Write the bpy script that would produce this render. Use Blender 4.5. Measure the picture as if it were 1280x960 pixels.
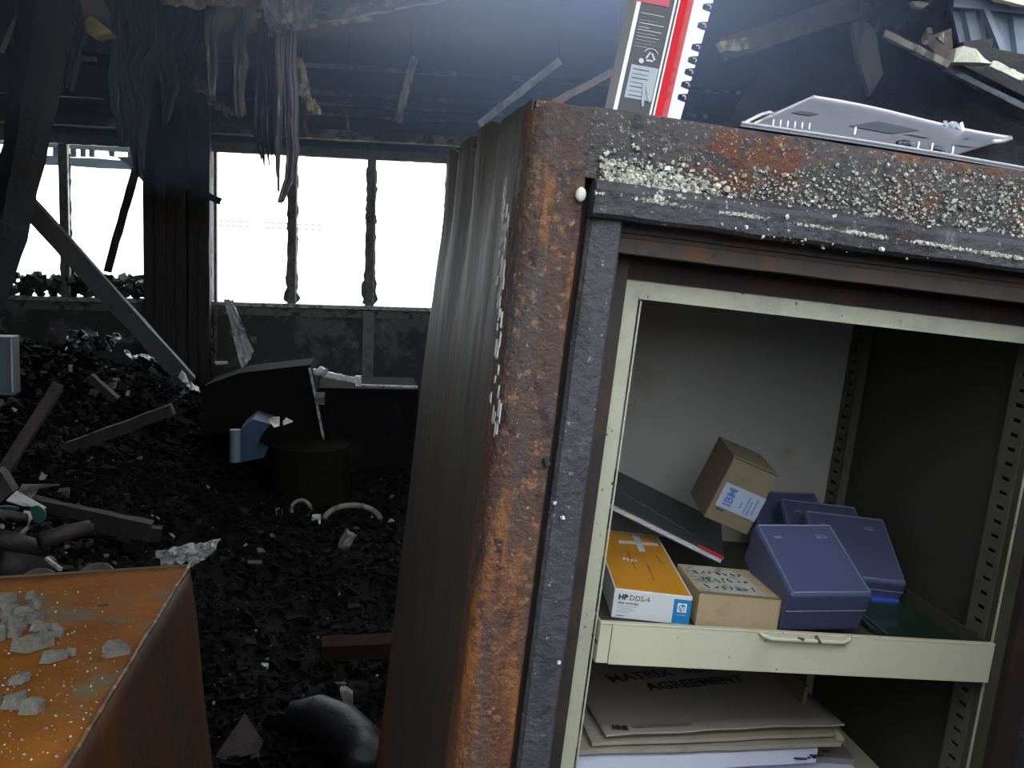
import bpy, bmesh, math, random
from mathutils import Vector, Matrix, noise
for o in list(bpy.data.objects): bpy.data.objects.remove(o)
C = bpy.context.scene.collection
sc = bpy.context.scene
D = math.radians
rnd = random.Random(7)

# ------------------------------------------------------------------ camera
FPX = 1250.0
CAM = Vector((0, 0, 1.45))
MC = (Matrix.Rotation(D(-9), 3, 'Z') @ Matrix.Rotation(D(-7.7), 3, 'X') @ Matrix.Rotation(D(-2.2), 3, 'Y'))
cd = bpy.data.cameras.new('camera'); cam = bpy.data.objects.new('camera', cd); C.objects.link(cam)
cd.sensor_width = 36; cd.lens = 36*FPX/1280; cd.clip_start = .02; cd.clip_end = 500
r_, f_, u_ = MC @ Vector((1, 0, 0)), MC @ Vector((0, 1, 0)), MC @ Vector((0, 0, 1))
cm = Matrix((r_, u_, -f_)).transposed().to_4x4(); cm.translation = CAM
cam.matrix_world = cm; sc.camera = cam

# ------------------------------------------------------------------ sky, exposure
SKY = 3.9
w = bpy.data.worlds.new('overcast'); sc.world = w; w.use_nodes = True
nt = w.node_tree; nt.nodes.clear()
out = nt.nodes.new('ShaderNodeOutputWorld'); bg = nt.nodes.new('ShaderNodeBackground')
bg.inputs[0].default_value = (.93, .965, 1, 1); bg.inputs[1].default_value = SKY
nt.links.new(bg.outputs[0], out.inputs[0])
sc.view_settings.view_transform = 'Standard'; sc.view_settings.look = 'None'
sc.view_settings.exposure = 0; sc.view_settings.gamma = 1; sc.view_settings.use_curve_mapping = False

# ------------------------------------------------------------------ rays from the camera: a pixel becomes a point on a plane
def ray(px, py):
    return MC @ Vector(((px-640)/FPX, 1, -(py-480)/FPX))
def W(px, py, Y):
    d = ray(px, py); return CAM + d*(Y/d.y)
def WZ(px, py, z):
    d = ray(px, py); return CAM + d*((z-CAM.z)/d.z)
# safe frame: x right along its front, y into it, z up; origin at the inner top left corner of its cream frame
RS = Matrix(((0.9797, -0.1599, 0.1209), (0.1758, 0.9752, -0.1344), (-0.0964, 0.1529, 0.9835)))
S = Matrix.Translation(CAM) @ MC.to_4x4() @ Matrix.Translation((.1089, .8623, .0740)) @ RS.to_4x4()
SI = S.inverted()
def L(px, py, ax, k):
    o = SI @ CAM; d = SI.to_3x3() @ ray(px, py); return o + d*((k-o[ax])/d[ax])

# ------------------------------------------------------------------ materials
def mat(name, col, layers=(), rough=.6, metal=0, bump=0, bscale=60, bstretch=(1, 1, 1), trans=0, island=None, spec=.5, coat=0, dots=()):
    m = bpy.data.materials.new(name); m.use_nodes = True
    n = m.node_tree.nodes; l = m.node_tree.links; b = n['Principled BSDF']
    b.inputs['Roughness'].default_value = rough; b.inputs['Metallic'].default_value = metal
    b.inputs['Transmission Weight'].default_value = trans; b.inputs['Specular IOR Level'].default_value = spec
    b.inputs['Coat Weight'].default_value = coat
    tc = n.new('ShaderNodeTexCoord')
    def nz(scale, stretch, detail=5, seed=0):
        mp = n.new('ShaderNodeMapping'); mp.inputs['Scale'].default_value = stretch
        mp.inputs['Location'].default_value = (seed*3.1, seed*1.7, seed*2.3)
        l.new(tc.outputs['Object'], mp.inputs[0]); t = n.new('ShaderNodeTexNoise')
        t.inputs['Scale'].default_value = scale; t.inputs['Detail'].default_value = detail
        t.inputs['Roughness'].default_value = .62; l.new(mp.outputs[0], t.inputs['Vector']); return t.outputs['Fac']
    cur = None
    if island:
        g = n.new('ShaderNodeNewGeometry'); cr = n.new('ShaderNodeValToRGB'); cr.color_ramp.interpolation = 'CONSTANT'
        e = cr.color_ramp.elements; e[0].position = 0; e[0].color = (*island[0][1], 1); e[1].position = island[1][0]; e[1].color = (*island[1][1], 1)
        for p, c in island[2:]:
            q = e.new(p); q.color = (*c, 1)
        l.new(g.outputs['Random Per Island'], cr.inputs[0]); cur = cr.outputs[0]
    for k, (scale, stretch, lo, hi, c) in enumerate(layers):
        f = nz(scale, stretch, seed=k+len(name)); cr = n.new('ShaderNodeValToRGB')
        cr.color_ramp.elements[0].position = lo; cr.color_ramp.elements[1].position = hi
        l.new(f, cr.inputs[0]); mx = n.new('ShaderNodeMix'); mx.data_type = 'RGBA'
        l.new(cr.outputs[0], mx.inputs[0])
        if cur is None: mx.inputs[6].default_value = (*col, 1)
        else: l.new(cur, mx.inputs[6])
        mx.inputs[7].default_value = (*c, 1); cur = mx.outputs[2]
    for k, (nx, ny, nz_, a, c2, c) in enumerate(dots):                # rust that creeps in from one edge of the panel
        dp = n.new('ShaderNodeVectorMath'); dp.operation = 'DOT_PRODUCT'; dp.inputs[1].default_value = (nx, ny, nz_); l.new(tc.outputs['Object'], dp.inputs[0])
        ad = n.new('ShaderNodeMath'); ad.operation = 'MULTIPLY_ADD'; l.new(nz(7, (1, 1, .5), seed=40+k), ad.inputs[0]); ad.inputs[1].default_value = .5*abs(c2-a); l.new(dp.outputs['Value'], ad.inputs[2])
        mr = n.new('ShaderNodeMapRange'); mr.inputs[1].default_value = a; mr.inputs[2].default_value = c2; l.new(ad.outputs[0], mr.inputs[0])
        mx = n.new('ShaderNodeMix'); mx.data_type = 'RGBA'; l.new(mr.outputs[0], mx.inputs[0]); l.new(cur, mx.inputs[6]); mx.inputs[7].default_value = (*c, 1); cur = mx.outputs[2]
    if cur is None: b.inputs['Base Color'].default_value = (*col, 1)
    else: l.new(cur, b.inputs['Base Color'])
    if bump:
        bp = n.new('ShaderNodeBump'); bp.inputs['Strength'].default_value = bump; bp.inputs['Distance'].default_value = .01
        l.new(nz(bscale, bstretch, 8, 5), bp.inputs['Height']); l.new(bp.outputs[0], b.inputs['Normal'])
    return m
U = (1, 1, 1)
M = {}
M['rust_face'] = mat('rust_face', (.105, .050, .038), [
    (10, (1, 1, .12), .46, .58, (.10, .065, .055)), (16, (1.3, 1.3, .16), .50, .60, (.075, .075, .085)),
    (14, (1, 1, .25), .54, .66, (.15, .050, .022)),
    (22, (1, 1, .2), .55, .64, (.36, .135, .03)), (60, (1, 1, .6), .56, .66, (.05, .030, .034)),
    (110, U, .56, .63, (.27, .15, .075)), (170, U, .64, .68, (.42, .28, .17))], rough=.68, dots=[(0, 0, -1, -1.15, -.55, (.20, .072, .022)), (.8, 0, 1, 1.56, 1.70, (.085, .082, .09))], bump=.7, bscale=140)
M['rust_lintel'] = mat('rust_lintel', (.10, .095, .10), [
    (16, (.6, 1, 1), .50, .60, (.17, .07, .045)), (40, U, .54, .64, (.055, .06, .07)),
    (30, U, .60, .68, (.26, .12, .06)), (190, U, .60, .66, (.36, .34, .30)), (320, U, .62, .66, (.5, .5, .46))], rough=.7, bump=.8, bscale=160)
M['band'] = mat('band', (.062, .064, .078), [
    (20, (1, 1, .4), .5, .65, (.035, .035, .04)), (45, (1, 1, .4), .6, .7, (.13, .13, .14)),
    (150, U, .64, .69, (.30, .30, .30)), (12, (1, 1, .8), .64, .7, (.14, .06, .035))], rough=.55, bump=.5, bscale=120)
M['side'] = mat('side', (.072, .07, .062), [
    (7, (1, 1, .3), .50, .64, (.085, .05, .036)), (12, (1, 1, .22), .52, .64, (.045, .052, .058)),
    (45, (1, 1, .12), .60, .72, (.13, .125, .12)), (80, (1, 1, .2), .62, .68, (.035, .025, .022))], rough=.5, dots=[(0, 1, -1, -.62, -.42, (.16, .058, .014))], bump=.45, bscale=50, bstretch=(1, 1, .15))
M['groove'] = mat('groove', (.018, .010, .010), [(20, (1, 1, .3), .5, .7, (.05, .018, .014))], rough=.8)
M['soffit'] = mat('soffit', (.030, .024, .022), [(30, (1, 1, 1), .5, .65, (.055, .032, .022))], rough=.7)
M['strip'] = mat('strip', (.055, .045, .04), [(25, U, .52, .66, (.11, .05, .025)), (60, U, .6, .7, (.03, .03, .03))], rough=.6)
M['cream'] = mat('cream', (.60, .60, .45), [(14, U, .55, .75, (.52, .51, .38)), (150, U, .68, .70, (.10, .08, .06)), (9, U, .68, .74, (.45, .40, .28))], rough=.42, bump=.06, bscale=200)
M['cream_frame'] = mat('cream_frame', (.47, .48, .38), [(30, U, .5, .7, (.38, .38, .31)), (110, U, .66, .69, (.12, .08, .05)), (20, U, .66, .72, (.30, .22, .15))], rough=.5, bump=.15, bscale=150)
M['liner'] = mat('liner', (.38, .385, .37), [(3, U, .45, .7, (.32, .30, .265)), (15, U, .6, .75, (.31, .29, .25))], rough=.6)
M['liner_side'] = mat('liner_side', (.055, .055, .044), [(3, U, .45, .7, (.042, .04, .032))], rough=.6)  # liner and tray paint darkened for the shade inside the safe
M['strip_paint'] = mat('strip_paint', (.10, .10, .076), [(20, U, .5, .7, (.07, .07, .052))], rough=.5)
M['char'] = mat('char', (.005, .005, .006), [(6, U, .55, .7, (.012, .012, .013)), (40, U, .66, .74, (.03, .03, .032))], rough=.9, spec=.15, bump=1, bscale=30)
M['rubble'] = mat('rubble', (0, 0, 0), island=[(0, (.002, .002, .0024)), (.5, (.004, .004, .0045)), (.85, (.008, .008, .008)), (.955, (.022, .021, .021)), (.985, (.10, .095, .09)), (.996, (.38, .38, .38))], rough=.85, spec=.12)
M['verm'] = mat('verm', (0, 0, 0), island=[(0, (.34, .35, .31)), (.3, (.52, .53, .47)), (.6, (.15, .145, .13)), (.72, (.6, .6, .55)), (.9, (.08, .065, .055)), (.94, (.78, .78, .72))], rough=.85)
M['char_wood'] = mat('char_wood', (.010, .009, .0095), [(10, (1, 1, .15), .5, .65, (.024, .019, .02)), (50, (1, 1, .1), .62, .7, (.06, .052, .056))], rough=.65, bump=1, bscale=40, bstretch=(1, 1, .2))
M['beam'] = mat('beam', (.012, .013, .017), [(8, U, .5, .65, (.022, .022, .027))], rough=.6, bump=.8, bscale=25)
M['diag'] = mat('diag', (.055, .055, .058), [(12, U, .5, .65, (.04, .04, .045))], rough=.6, bump=.4)
M['wall'] = mat('wall', (.045, .047, .050), [(3.2, U, .55, .63, (.12, .12, .13)), (9, U, .60, .68, (.20, .20, .21)), (5, U, .60, .70, (.018, .018, .02))], rough=.7, bump=.5, bscale=12)
M['wall_up'] = mat('wall_up', (.03, .033, .045), [(3, U, .5, .7, (.045, .048, .062))], rough=.7, bump=.5, bscale=10)  # bluish tint paints haze into the upper wall
M['ceiling'] = mat('ceiling', (.06, .072, .105), [(1.6, U, .45, .7, (.03, .036, .055)), (14, (1, 4, 1), .6, .72, (.10, .11, .14))], rough=.7, bump=.4, bscale=12)  # blue-grey tint puts the haze into the ceiling colour
M['purlin'] = mat('purlin', (.10, .11, .14), [(4, U, .54, .64, (.50, .50, .54)), (20, U, .5, .6, (.03, .035, .05))], rough=.7, bump=.4, bscale=30)  # pale patches paint the highlights on the purlins
M['alu'] = mat('alu', (.42, .42, .44), [(30, U, .48, .6, (.14, .14, .15))], rough=.4, metal=.3, bump=.3)
M['mullion'] = mat('mullion', (.15, .16, .145), [(20, U, .5, .62, (.04, .045, .04)), (30, U, .62, .7, (.25, .26, .24))], rough=.5, bump=.4)
M['shard'] = mat('shard', (.10, .12, .10), [(40, U, .5, .65, (.03, .035, .03))], rough=.2)
M['fabric'] = mat('fabric', (.24, .22, .30), [(14, (1, 1, .2), .5, .65, (.10, .10, .15)), (40, (1, 1, .15), .58, .68, (.46, .44, .52))], rough=.85)
M['fabric_dark'] = mat('fabric_dark', (.045, .052, .085), [(14, (1, 1, .2), .5, .65, (.016, .02, .036)), (50, (1, 1, .15), .58, .68, (.22, .20, .27))], rough=.85)
M['foil'] = mat('foil', (.55, .54, .60), [(8, U, .5, .62, (.20, .20, .28)), (30, U, .58, .68, (.85, .85, .9))], rough=.45, metal=.2, bump=.8, bscale=25)
M['foil_bright'] = mat('foil_bright', (.42, .44, .5), [(20, U, .46, .56, (.04, .04, .05))], rough=.25, metal=.7, bump=.8, bscale=50)
M['lath'] = mat('lath', (.44, .41, .35), [(30, (1, 1, .3), .5, .62, (.10, .09, .08))], rough=.8, bump=.5)
M['brown_beam'] = mat('brown_beam', (.13, .10, .09), [(10, U, .5, .65, (.06, .05, .055))], rough=.8)
M['foam'] = mat('foam', (.62, .62, .40), [(30, U, .5, .65, (.42, .42, .25))], rough=.9, bump=.6)
M['white_foam'] = mat('white_foam', (.75, .76, .66), [(30, U, .55, .65, (.5, .5, .42))], rough=.9, bump=.4)
M['fascia'] = mat('fascia', (.10, .062, .06), [(8, (.3, 1, 1), .5, .65, (.07, .05, .055))], rough=.7)
M['corr'] = mat('corr', (.26, .32, .42), [(4, U, .5, .7, (.18, .23, .32))], rough=.5)
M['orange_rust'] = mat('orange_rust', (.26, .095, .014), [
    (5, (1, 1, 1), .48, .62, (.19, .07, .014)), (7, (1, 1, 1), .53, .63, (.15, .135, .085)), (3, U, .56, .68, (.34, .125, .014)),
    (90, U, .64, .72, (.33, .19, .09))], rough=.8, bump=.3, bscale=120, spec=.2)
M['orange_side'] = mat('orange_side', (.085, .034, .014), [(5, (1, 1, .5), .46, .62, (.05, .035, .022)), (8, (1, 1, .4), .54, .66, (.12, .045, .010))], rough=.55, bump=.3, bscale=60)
M['stone'] = mat('stone', (.22, .22, .19), [(30, U, .5, .65, (.12, .12, .125)), (90, U, .60, .68, (.36, .36, .31))], rough=.9, bump=.8, bscale=90)
M['black_card'] = mat('black_card', (.035, .04, .055), rough=.35)
M['red_card'] = mat('red_card', (.72, .035, .05), rough=.3)
M['pink_card'] = mat('pink_card', (.50, .05, .10), rough=.35)
M['white_card'] = mat('white_card', (.80, .82, .88), rough=.4)
M['grey_print'] = mat('grey_print', (.36, .42, .47), [(40, U, .5, .65, (.28, .33, .38))], rough=.4)
M['ink'] = mat('ink', (.02, .02, .03), rough=.6)
M['ink_faint'] = mat('ink_faint', (.30, .32, .38), rough=.6)
M['ink_grey'] = mat('ink_grey', (.14, .14, .13), rough=.7)
M['ink_orange'] = mat('ink_orange', (.36, .15, .02), rough=.5)
M['white_print'] = mat('white_print', (.55, .58, .66), rough=.5)
M['case_mark'] = mat('case_mark', (.20, .22, .34), rough=.5)
M['metal_lid'] = mat('metal_lid', (.40, .42, .50), [(6, U, .5, .7, (.30, .33, .40))], rough=.38, metal=.5)
M['metal_dark'] = mat('metal_dark', (.16, .19, .23), rough=.45, metal=.4)
M['metal_rim'] = mat('metal_rim', (.80, .81, .88), rough=.25, metal=.4)
M['yellow_card'] = mat('yellow_card', (.66, .29, .008), [(12, U, .52, .72, (.58, .24, .008))], rough=.35)
M['box_white'] = mat('box_white', (.66, .70, .74), rough=.4)
M['blue_card'] = mat('blue_card', (.02, .22, .52), rough=.35)
M['kraft'] = mat('kraft', (.42, .33, .20), [(60, U, .5, .7, (.36, .28, .17))], rough=.75)
M['kraft_dark'] = mat('kraft_dark', (.17, .14, .095), [(40, U, .5, .7, (.14, .115, .08))], rough=.8)
M['label_old'] = mat('label_old', (.40, .41, .37), [(60, U, .5, .6, (.22, .22, .19))], rough=.8)
M['label_blue'] = mat('label_blue', (.30, .38, .50), rough=.5)
M['ink_blue'] = mat('ink_blue', (.10, .16, .42), rough=.5)
M['book_cover'] = mat('book_cover', (.035, .040, .044), [(12, U, .5, .66, (.05, .055, .06)), (60, U, .68, .72, (.14, .14, .13))], rough=.35)
M['pages'] = mat('pages', (.66, .68, .76), [(300, (.02, .02, 1), .5, .6, (.52, .54, .62))], rough=.7)
M['case_shell'] = mat('case_shell', (.13, .15, .30), rough=.38, trans=.45)
M['case_rim'] = mat('case_rim', (.20, .25, .38), rough=.3, trans=.3)
M['cartridge'] = mat('cartridge', (.07, .08, .24), rough=.4)
M['case_glow'] = mat('case_glow', (.05, .10, .50), rough=.3)
M['green_plastic'] = mat('green_plastic', (.015, .045, .025), [(9, U, .5, .7, (.012, .018, .016))], rough=.15)
M['teal'] = mat('teal', (.04, .15, .115), rough=.35)
M['manila'] = mat('manila', (.20, .185, .165), [(8, U, .5, .7, (.17, .155, .14))], rough=.8, bump=.1, bscale=20)
M['manila_edge'] = mat('manila_edge', (.34, .32, .26), [(20, U, .5, .7, (.26, .24, .19))], rough=.8)
M['paper'] = mat('paper', (.62, .66, .82), rough=.7)
M['brown_folder'] = mat('brown_folder', (.16, .13, .08), rough=.7)
M['dark_red'] = mat('dark_red', (.024, .009, .009), [(20, U, .5, .7, (.012, .005, .005))], rough=.9, spec=.1)
M['blue_bin'] = mat('blue_bin', (.02, .05, .115), rough=.5)
M['paleblue'] = mat('paleblue', (.12, .16, .21), [(6, U, .5, .7, (.08, .11, .15))], rough=.5)
M['ash_paper'] = mat('ash_paper', (.50, .50, .50), [(14, U, .52, .62, (.28, .27, .27))], rough=.8, bump=.4)
M['plate'] = mat('plate', (.17, .165, .16), [(16, U, .50, .60, (.05, .05, .05))], rough=.6)
M['brown_pipe'] = mat('brown_pipe', (.035, .028, .027), [(14, U, .5, .65, (.016, .014, .015))], rough=.6, bump=.4)
M['rubber'] = mat('rubber', (.008, .008, .010), [(9, U, .55, .7, (.03, .03, .035))], rough=.42, bump=.4, bscale=30)
M['ground'] = mat('ground', (.72, .72, .68), [(1, U, .5, .7, (.62, .63, .58))], rough=.9)
M['bldg'] = mat('bldg', (.86, .87, .88), rough=.9)
M['bldg_win'] = mat('bldg_win', (.20, .21, .24), rough=.3)
M['awning'] = mat('awning', (.24, .33, .42), [(8, U, .5, .65, (.34, .44, .52))], rough=.5)

# ------------------------------------------------------------------ mesh helpers (all geometry is given in world space, then re-based)
MW = {}
def obj(name, bm, m, parent=None, smooth=False, mx=None, loc=None):
    if mx is not None: bm.transform(mx)
    bmesh.ops.recalc_face_normals(bm, faces=bm.faces)
    me = bpy.data.meshes.new(name)
    vs = [v.co for v in bm.verts]
    if loc is None:
        xs = [v.x for v in vs]; ys = [v.y for v in vs]; zs = [v.z for v in vs]
        loc = Vector(((min(xs)+max(xs))/2, (min(ys)+max(ys))/2, min(zs)))
    bm.transform(Matrix.Translation(-loc))
    if smooth:
        for f in bm.faces: f.smooth = True
    bm.to_mesh(me); bm.free()
    me.materials.append(M[m] if isinstance(m, str) else m)
    o = bpy.data.objects.new(name, me); C.objects.link(o); o.location = loc
    MW[o] = Matrix.Translation(loc)
    if parent is not None:
        o.parent = parent; o.matrix_parent_inverse = MW[parent].inverted()
    return o
def tag(o, label=None, cat=None, group=None, kind=None):
    if label: o['label'] = label
    if cat: o['category'] = cat
    if group: o['group'] = group
    if kind: o['kind'] = kind
    return o
def thing(name, label, cat, loc, group=None, mx=None):
    o = bpy.data.objects.new(name, None); C.objects.link(o); o.empty_display_size = .05
    m = mx if mx is not None else Matrix.Translation(loc)
    o.matrix_world = m; MW[o] = m.copy()
    return tag(o, label, cat, group)
def copy_tree(root, mx, label=None):
    r = root.copy(); C.objects.link(r); r.matrix_world = mx; MW[r] = mx.copy()
    if label: r['label'] = label
    for ch in list(root.children):
        c = ch.copy(); C.objects.link(c); c.parent = r; c.matrix_parent_inverse = ch.matrix_parent_inverse
        for g in list(ch.children):
            d = g.copy(); C.objects.link(d); d.parent = c; d.matrix_parent_inverse = g.matrix_parent_inverse
    return r
def NB(): return bmesh.new()
def box(bm, x0, x1, y0, y1, z0, z1, mx=None, bev=0, seg=2):
    g = bmesh.ops.create_cube(bm, size=1)
    m = Matrix.Translation(((x0+x1)/2, (y0+y1)/2, (z0+z1)/2)) @ Matrix.Diagonal((x1-x0, y1-y0, z1-z0, 1))
    bmesh.ops.transform(bm, matrix=m, verts=g['verts'])
    if bev:
        es = list({e for v in g['verts'] for e in v.link_edges})
        r = bmesh.ops.bevel(bm, geom=es, offset=bev, segments=seg, profile=.5, affect='EDGES')
        vs = list({v for f in r['faces'] for v in f.verts} | {v for v in g['verts'] if v.is_valid})
    else: vs = g['verts']
    if mx is not None: bmesh.ops.transform(bm, matrix=mx, verts=vs)
    return bm
def prism(bm, pts, vec):
    """closed polygon pts (Vectors) extruded by vec"""
    a = [bm.verts.new(p) for p in pts]; b = [bm.verts.new(Vector(p)+vec) for p in pts]; n = len(a)
    bm.faces.new(a); bm.faces.new(b[::-1])
    for i in range(n): bm.faces.new((a[i], b[i], b[(i+1) % n], a[(i+1) % n]))
    return bm
def bar(bm, a, b, wx, wy, jag=0, n=1, up=None):
    """rectangular timber from a to b, wx wide, wy deep, optionally ragged"""
    a = Vector(a); b = Vector(b); d = (b-a); ln = d.length; d.normalize()
    ref = Vector(up) if up else (Vector((0, 1, 0)) if abs(d.y) < .8 else Vector((0, 0, 1)))
    s = d.cross(ref).normalized(); t = s.cross(d).normalized(); rings = []
    for i in range(n+1):
        c = a + d*ln*i/n; r = []
        for sx, sy in ((-1, -1), (1, -1), (1, 1), (-1, 1)):
            j = 1 + (rnd.uniform(-jag, jag) if jag else 0)
            r.append(bm.verts.new(c + s*sx*wx/2*j + t*sy*wy/2*j + (d*rnd.uniform(-jag, jag)*wx if jag else Vector((0, 0, 0)))))
        rings.append(r)
    bm.faces.new(rings[0]); bm.faces.new(rings[-1][::-1])
    for i in range(n):
        for k in range(4): bm.faces.new((rings[i][k], rings[i+1][k], rings[i+1][(k+1) % 4], rings[i][(k+1) % 4]))
    return bm
def tube(bm, pts, r, seg=8, cap=True):
    pts = [Vector(p) for p in pts]; rings = []
    rr = r if isinstance(r, (list, tuple)) else [r]*len(pts)
    for i, p in enumerate(pts):
        d = (pts[min(i+1, len(pts)-1)] - pts[max(i-1, 0)]).normalized()
        ref = Vector((0, 0, 1)) if abs(d.z) < .9 else Vector((1, 0, 0))
        s = d.cross(ref).normalized(); t = s.cross(d)
        rings.append([bm.verts.new(p + (s*math.cos(2*math.pi*k/seg) + t*math.sin(2*math.pi*k/seg))*rr[i]) for k in range(seg)])
    for i in range(len(pts)-1):
        for k in range(seg): bm.faces.new((rings[i][k], rings[i][(k+1) % seg], rings[i+1][(k+1) % seg], rings[i+1][k]))
    if cap: bm.faces.new(rings[0]); bm.faces.new(rings[-1][::-1])
    return bm
def chunk(bm, c, sx, sy, sz, jit=.28, rot=None):
    """a broken lump: jittered cuboid"""
    R_ = rot if rot is not None else Matrix.Rotation(rnd.uniform(0, 6.28), 3, Vector((rnd.uniform(-1, 1), rnd.uniform(-1, 1), rnd.uniform(-1, 1)+.01)).normalized())
    v = []
    for i in range(8):
        p = Vector(((1 if i & 1 else -1)*sx/2*(1+rnd.uniform(-jit, jit)), (1 if i & 2 else -1)*sy/2*(1+rnd.uniform(-jit, jit)), (1 if i & 4 else -1)*sz/2*(1+rnd.uniform(-jit, jit))))
        v.append(bm.verts.new(Vector(c) + R_ @ p))
    for f in ((0, 2, 3, 1), (4, 5, 7, 6), (0, 1, 5, 4), (2, 6, 7, 3), (0, 4, 6, 2), (1, 3, 7, 5)): bm.faces.new([v[i] for i in f])
def grid_sheet(bm, fn, nu, nv, thick=0):
    """surface from fn(u,v)->Vector, u,v in 0..1"""
    g = [[bm.verts.new(fn(i/nu, j/nv)) for j in range(nv+1)] for i in range(nu+1)]
    fs = [bm.faces.new((g[i][j], g[i+1][j], g[i+1][j+1], g[i][j+1])) for i in range(nu) for j in range(nv)]
    if thick:
        bm.normal_update()
        h = [[bm.verts.new(v.co - v.normal*thick) for v in row] for row in g]
        for i in range(nu):
            for j in range(nv): bm.faces.new((h[i][j], h[i][j+1], h[i+1][j+1], h[i+1][j]))
        for i in range(nu):
            bm.faces.new((g[i][0], h[i][0], h[i+1][0], g[i+1][0])); bm.faces.new((g[i][nv], g[i+1][nv], h[i+1][nv], h[i][nv]))
        for j in range(nv):
            bm.faces.new((g[0][j], g[0][j+1], h[0][j+1], h[0][j])); bm.faces.new((g[nu][j], h[nu][j], h[nu][j+1], g[nu][j+1]))
    return bm
def lerp(path, t):
    n = len(path)-1; k = min(int(t*n), n-1); f = t*n-k
    return tuple(path[k][i]*(1-f)+path[k+1][i]*f for i in range(len(path[0])))
def text(s, size, mx, m, name, parent, extrude=.0002, align='LEFT', shear=0, bold=0):
    cu = bpy.data.curves.new(name, 'FONT'); cu.body = s; cu.size = size; cu.extrude = extrude; cu.align_x = align; cu.shear = shear; cu.offset = bold
    cu.resolution_u = 2
    t = bpy.data.objects.new(name, cu); C.objects.link(t); bpy.context.view_layer.update()
    me = bpy.data.meshes.new_from_object(t.evaluated_get(bpy.context.evaluated_depsgraph_get()))
    bpy.data.objects.remove(t); bm = NB(); bm.from_mesh(me); bpy.data.meshes.remove(me)
    return obj(name, bm, m, parent, mx=mx)

# ================================================================== THE SETTING
YW = 7.0
def wx(px, py=300): return W(px, py, YW).x
Z_HEAD = W(410, 196, YW).z; Z_SILL = W(410, 378, YW).z
XL0, XL1 = wx(-150), wx(179)                    # left opening
XR0, XR1 = wx(262.5), wx(655)                     # right opening
def bnoise(v, s=1): return noise.noise(Vector(v)*s)
# back wall, in one piece with two openings
bm = NB()
for x0, x1, z0, z1 in ((-6, XL0, 0, 3.2), (XL1, XR0, 0, 3.2), (XR1, 5.2, 0, 3.2), (XL0, XL1, 0, Z_SILL-.03), (XR0, XR1, 0, Z_SILL-.03)):
    box(bm, x0, x1, YW, YW+.18, z0, z1)
tag(obj('wall_back', bm, 'wall'), kind='structure')
bm = NB()
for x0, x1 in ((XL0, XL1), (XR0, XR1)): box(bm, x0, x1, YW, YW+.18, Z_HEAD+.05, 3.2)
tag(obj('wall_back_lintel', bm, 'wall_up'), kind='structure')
bm = NB(); box(bm, -6.1, -6, -2.6, 7.2, 0, 3.2); tag(obj('wall_left', bm, 'wall'), kind='structure')
bm = NB(); box(bm, 5.2, 5.3, -2.6, 7.2, 0, 3.2); tag(obj('wall_right', bm, 'wall'), kind='structure')
bm = NB()                                        # wall behind the photographer, with the burnt-out opening that lights the safe
for x0, x1, z0, z1 in ((-6, -1.2, 0, 3.2), (4.2, 5.2, 0, 3.2), (-1.2, 4.2, 0, 1.75)): box(bm, x0, x1, -2.6, -2.5, z0, z1)
tag(obj('wall_front', bm, 'wall'), kind='structure')
# pilaster below the right window
bm = NB(); a = wx(453, 430); b = wx(467, 430); box(bm, a, b, YW-.03, YW, 0, Z_SILL-.05)
tag(obj('trim_1', bm, mat('pilaster', (.21, .21, .24), [(8, U, .5, .65, (.12, .12, .14))], rough=.7)), kind='structure')
# terrain of ash and debris
def hgt(x, y):
    h = .06 + .05*bnoise((x, y, 0), 1.3) + .03*bnoise((x, y, 5), 4) + .015*bnoise((x, y, 9), 11)
    def g(cx, cy, sx, sy, a): return a*math.exp(-((x-cx)/sx)**2-((y-cy)/sy)**2)
    h += g(-2.6, 6.0, 1.5, 1.3, .78) + g(-1.7, 4.2, 1.0, .9, .34) + g(-.4, 6.3, 1.6, .7, .28) + g(.3, 5.0, .7, .7, .06) + g(-4.2, 5.0, 1.2, 2.0, .5)
    return h
bm = NB(); n = 150
grid_sheet(bm, lambda u, v: Vector((-6+11.2*u, -2+9*v, hgt(-6+11.2*u, -2+9*v))), 140, 120)
g0 = tag(obj('floor', bm, 'char', smooth=True), kind='structure')
# rubble lying on it
def drop(n, area, smin, smax, name, label, m='rubble', seed=1, mask=None):
    global rnd
    old = rnd; rnd = random.Random(seed); bm = NB(); k = 0
    while k < n:
        x = rnd.uniform(area[0], area[1]); y = rnd.uniform(area[2], area[3])
        if mask and not mask(x, y): continue
        s = smin*(smax/smin)**(rnd.random()**2.2)
        chunk(bm, (x, y, hgt(x, y)+s*.15), s*rnd.uniform(.7, 1.6), s, s*rnd.uniform(.3, .8), .35); k += 1
    rnd = old
    return tag(obj(name, bm, m), label, 'rubble', kind='stuff')
drop(60000, (-3.8, 1.2, 1.9, 6.9), .006, .042, 'charred_rubble', 'black charred rubble and ash heaped over the whole floor')
M['pale_ash'] = mat('pale_ash', (0, 0, 0), island=[(0, (.015, .014, .013)), (.45, (.05, .045, .04)), (.75, (.14, .13, .12)), (.92, (.34, .33, .32)), (.98, (.6, .6, .6))], rough=.85)
drop(1200, (-1.9, -.5, 2.8, 3.9), .008, .045, 'ash_and_plaster', 'brown and pale plaster crumbs mixed into the heap behind the rusty cabinet', 'pale_ash', 21, lambda x, y: rnd.random() < .10+.9*(x < -.85))
drop(220, (-2.6, -1.2, 5.0, 6.2), .01, .05, 'ash_and_plaster', 'pale scraps on the heap below the left window', 'pale_ash', 22)
M['speck'] = mat('speck', (.28, .28, .28), rough=.7)
drop(1500, (-1.2, .6, 2.0, 5.2), .002, .007, 'ash_specks', 'tiny pale ash specks sprinkled over the black floor', 'speck', 23)
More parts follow.
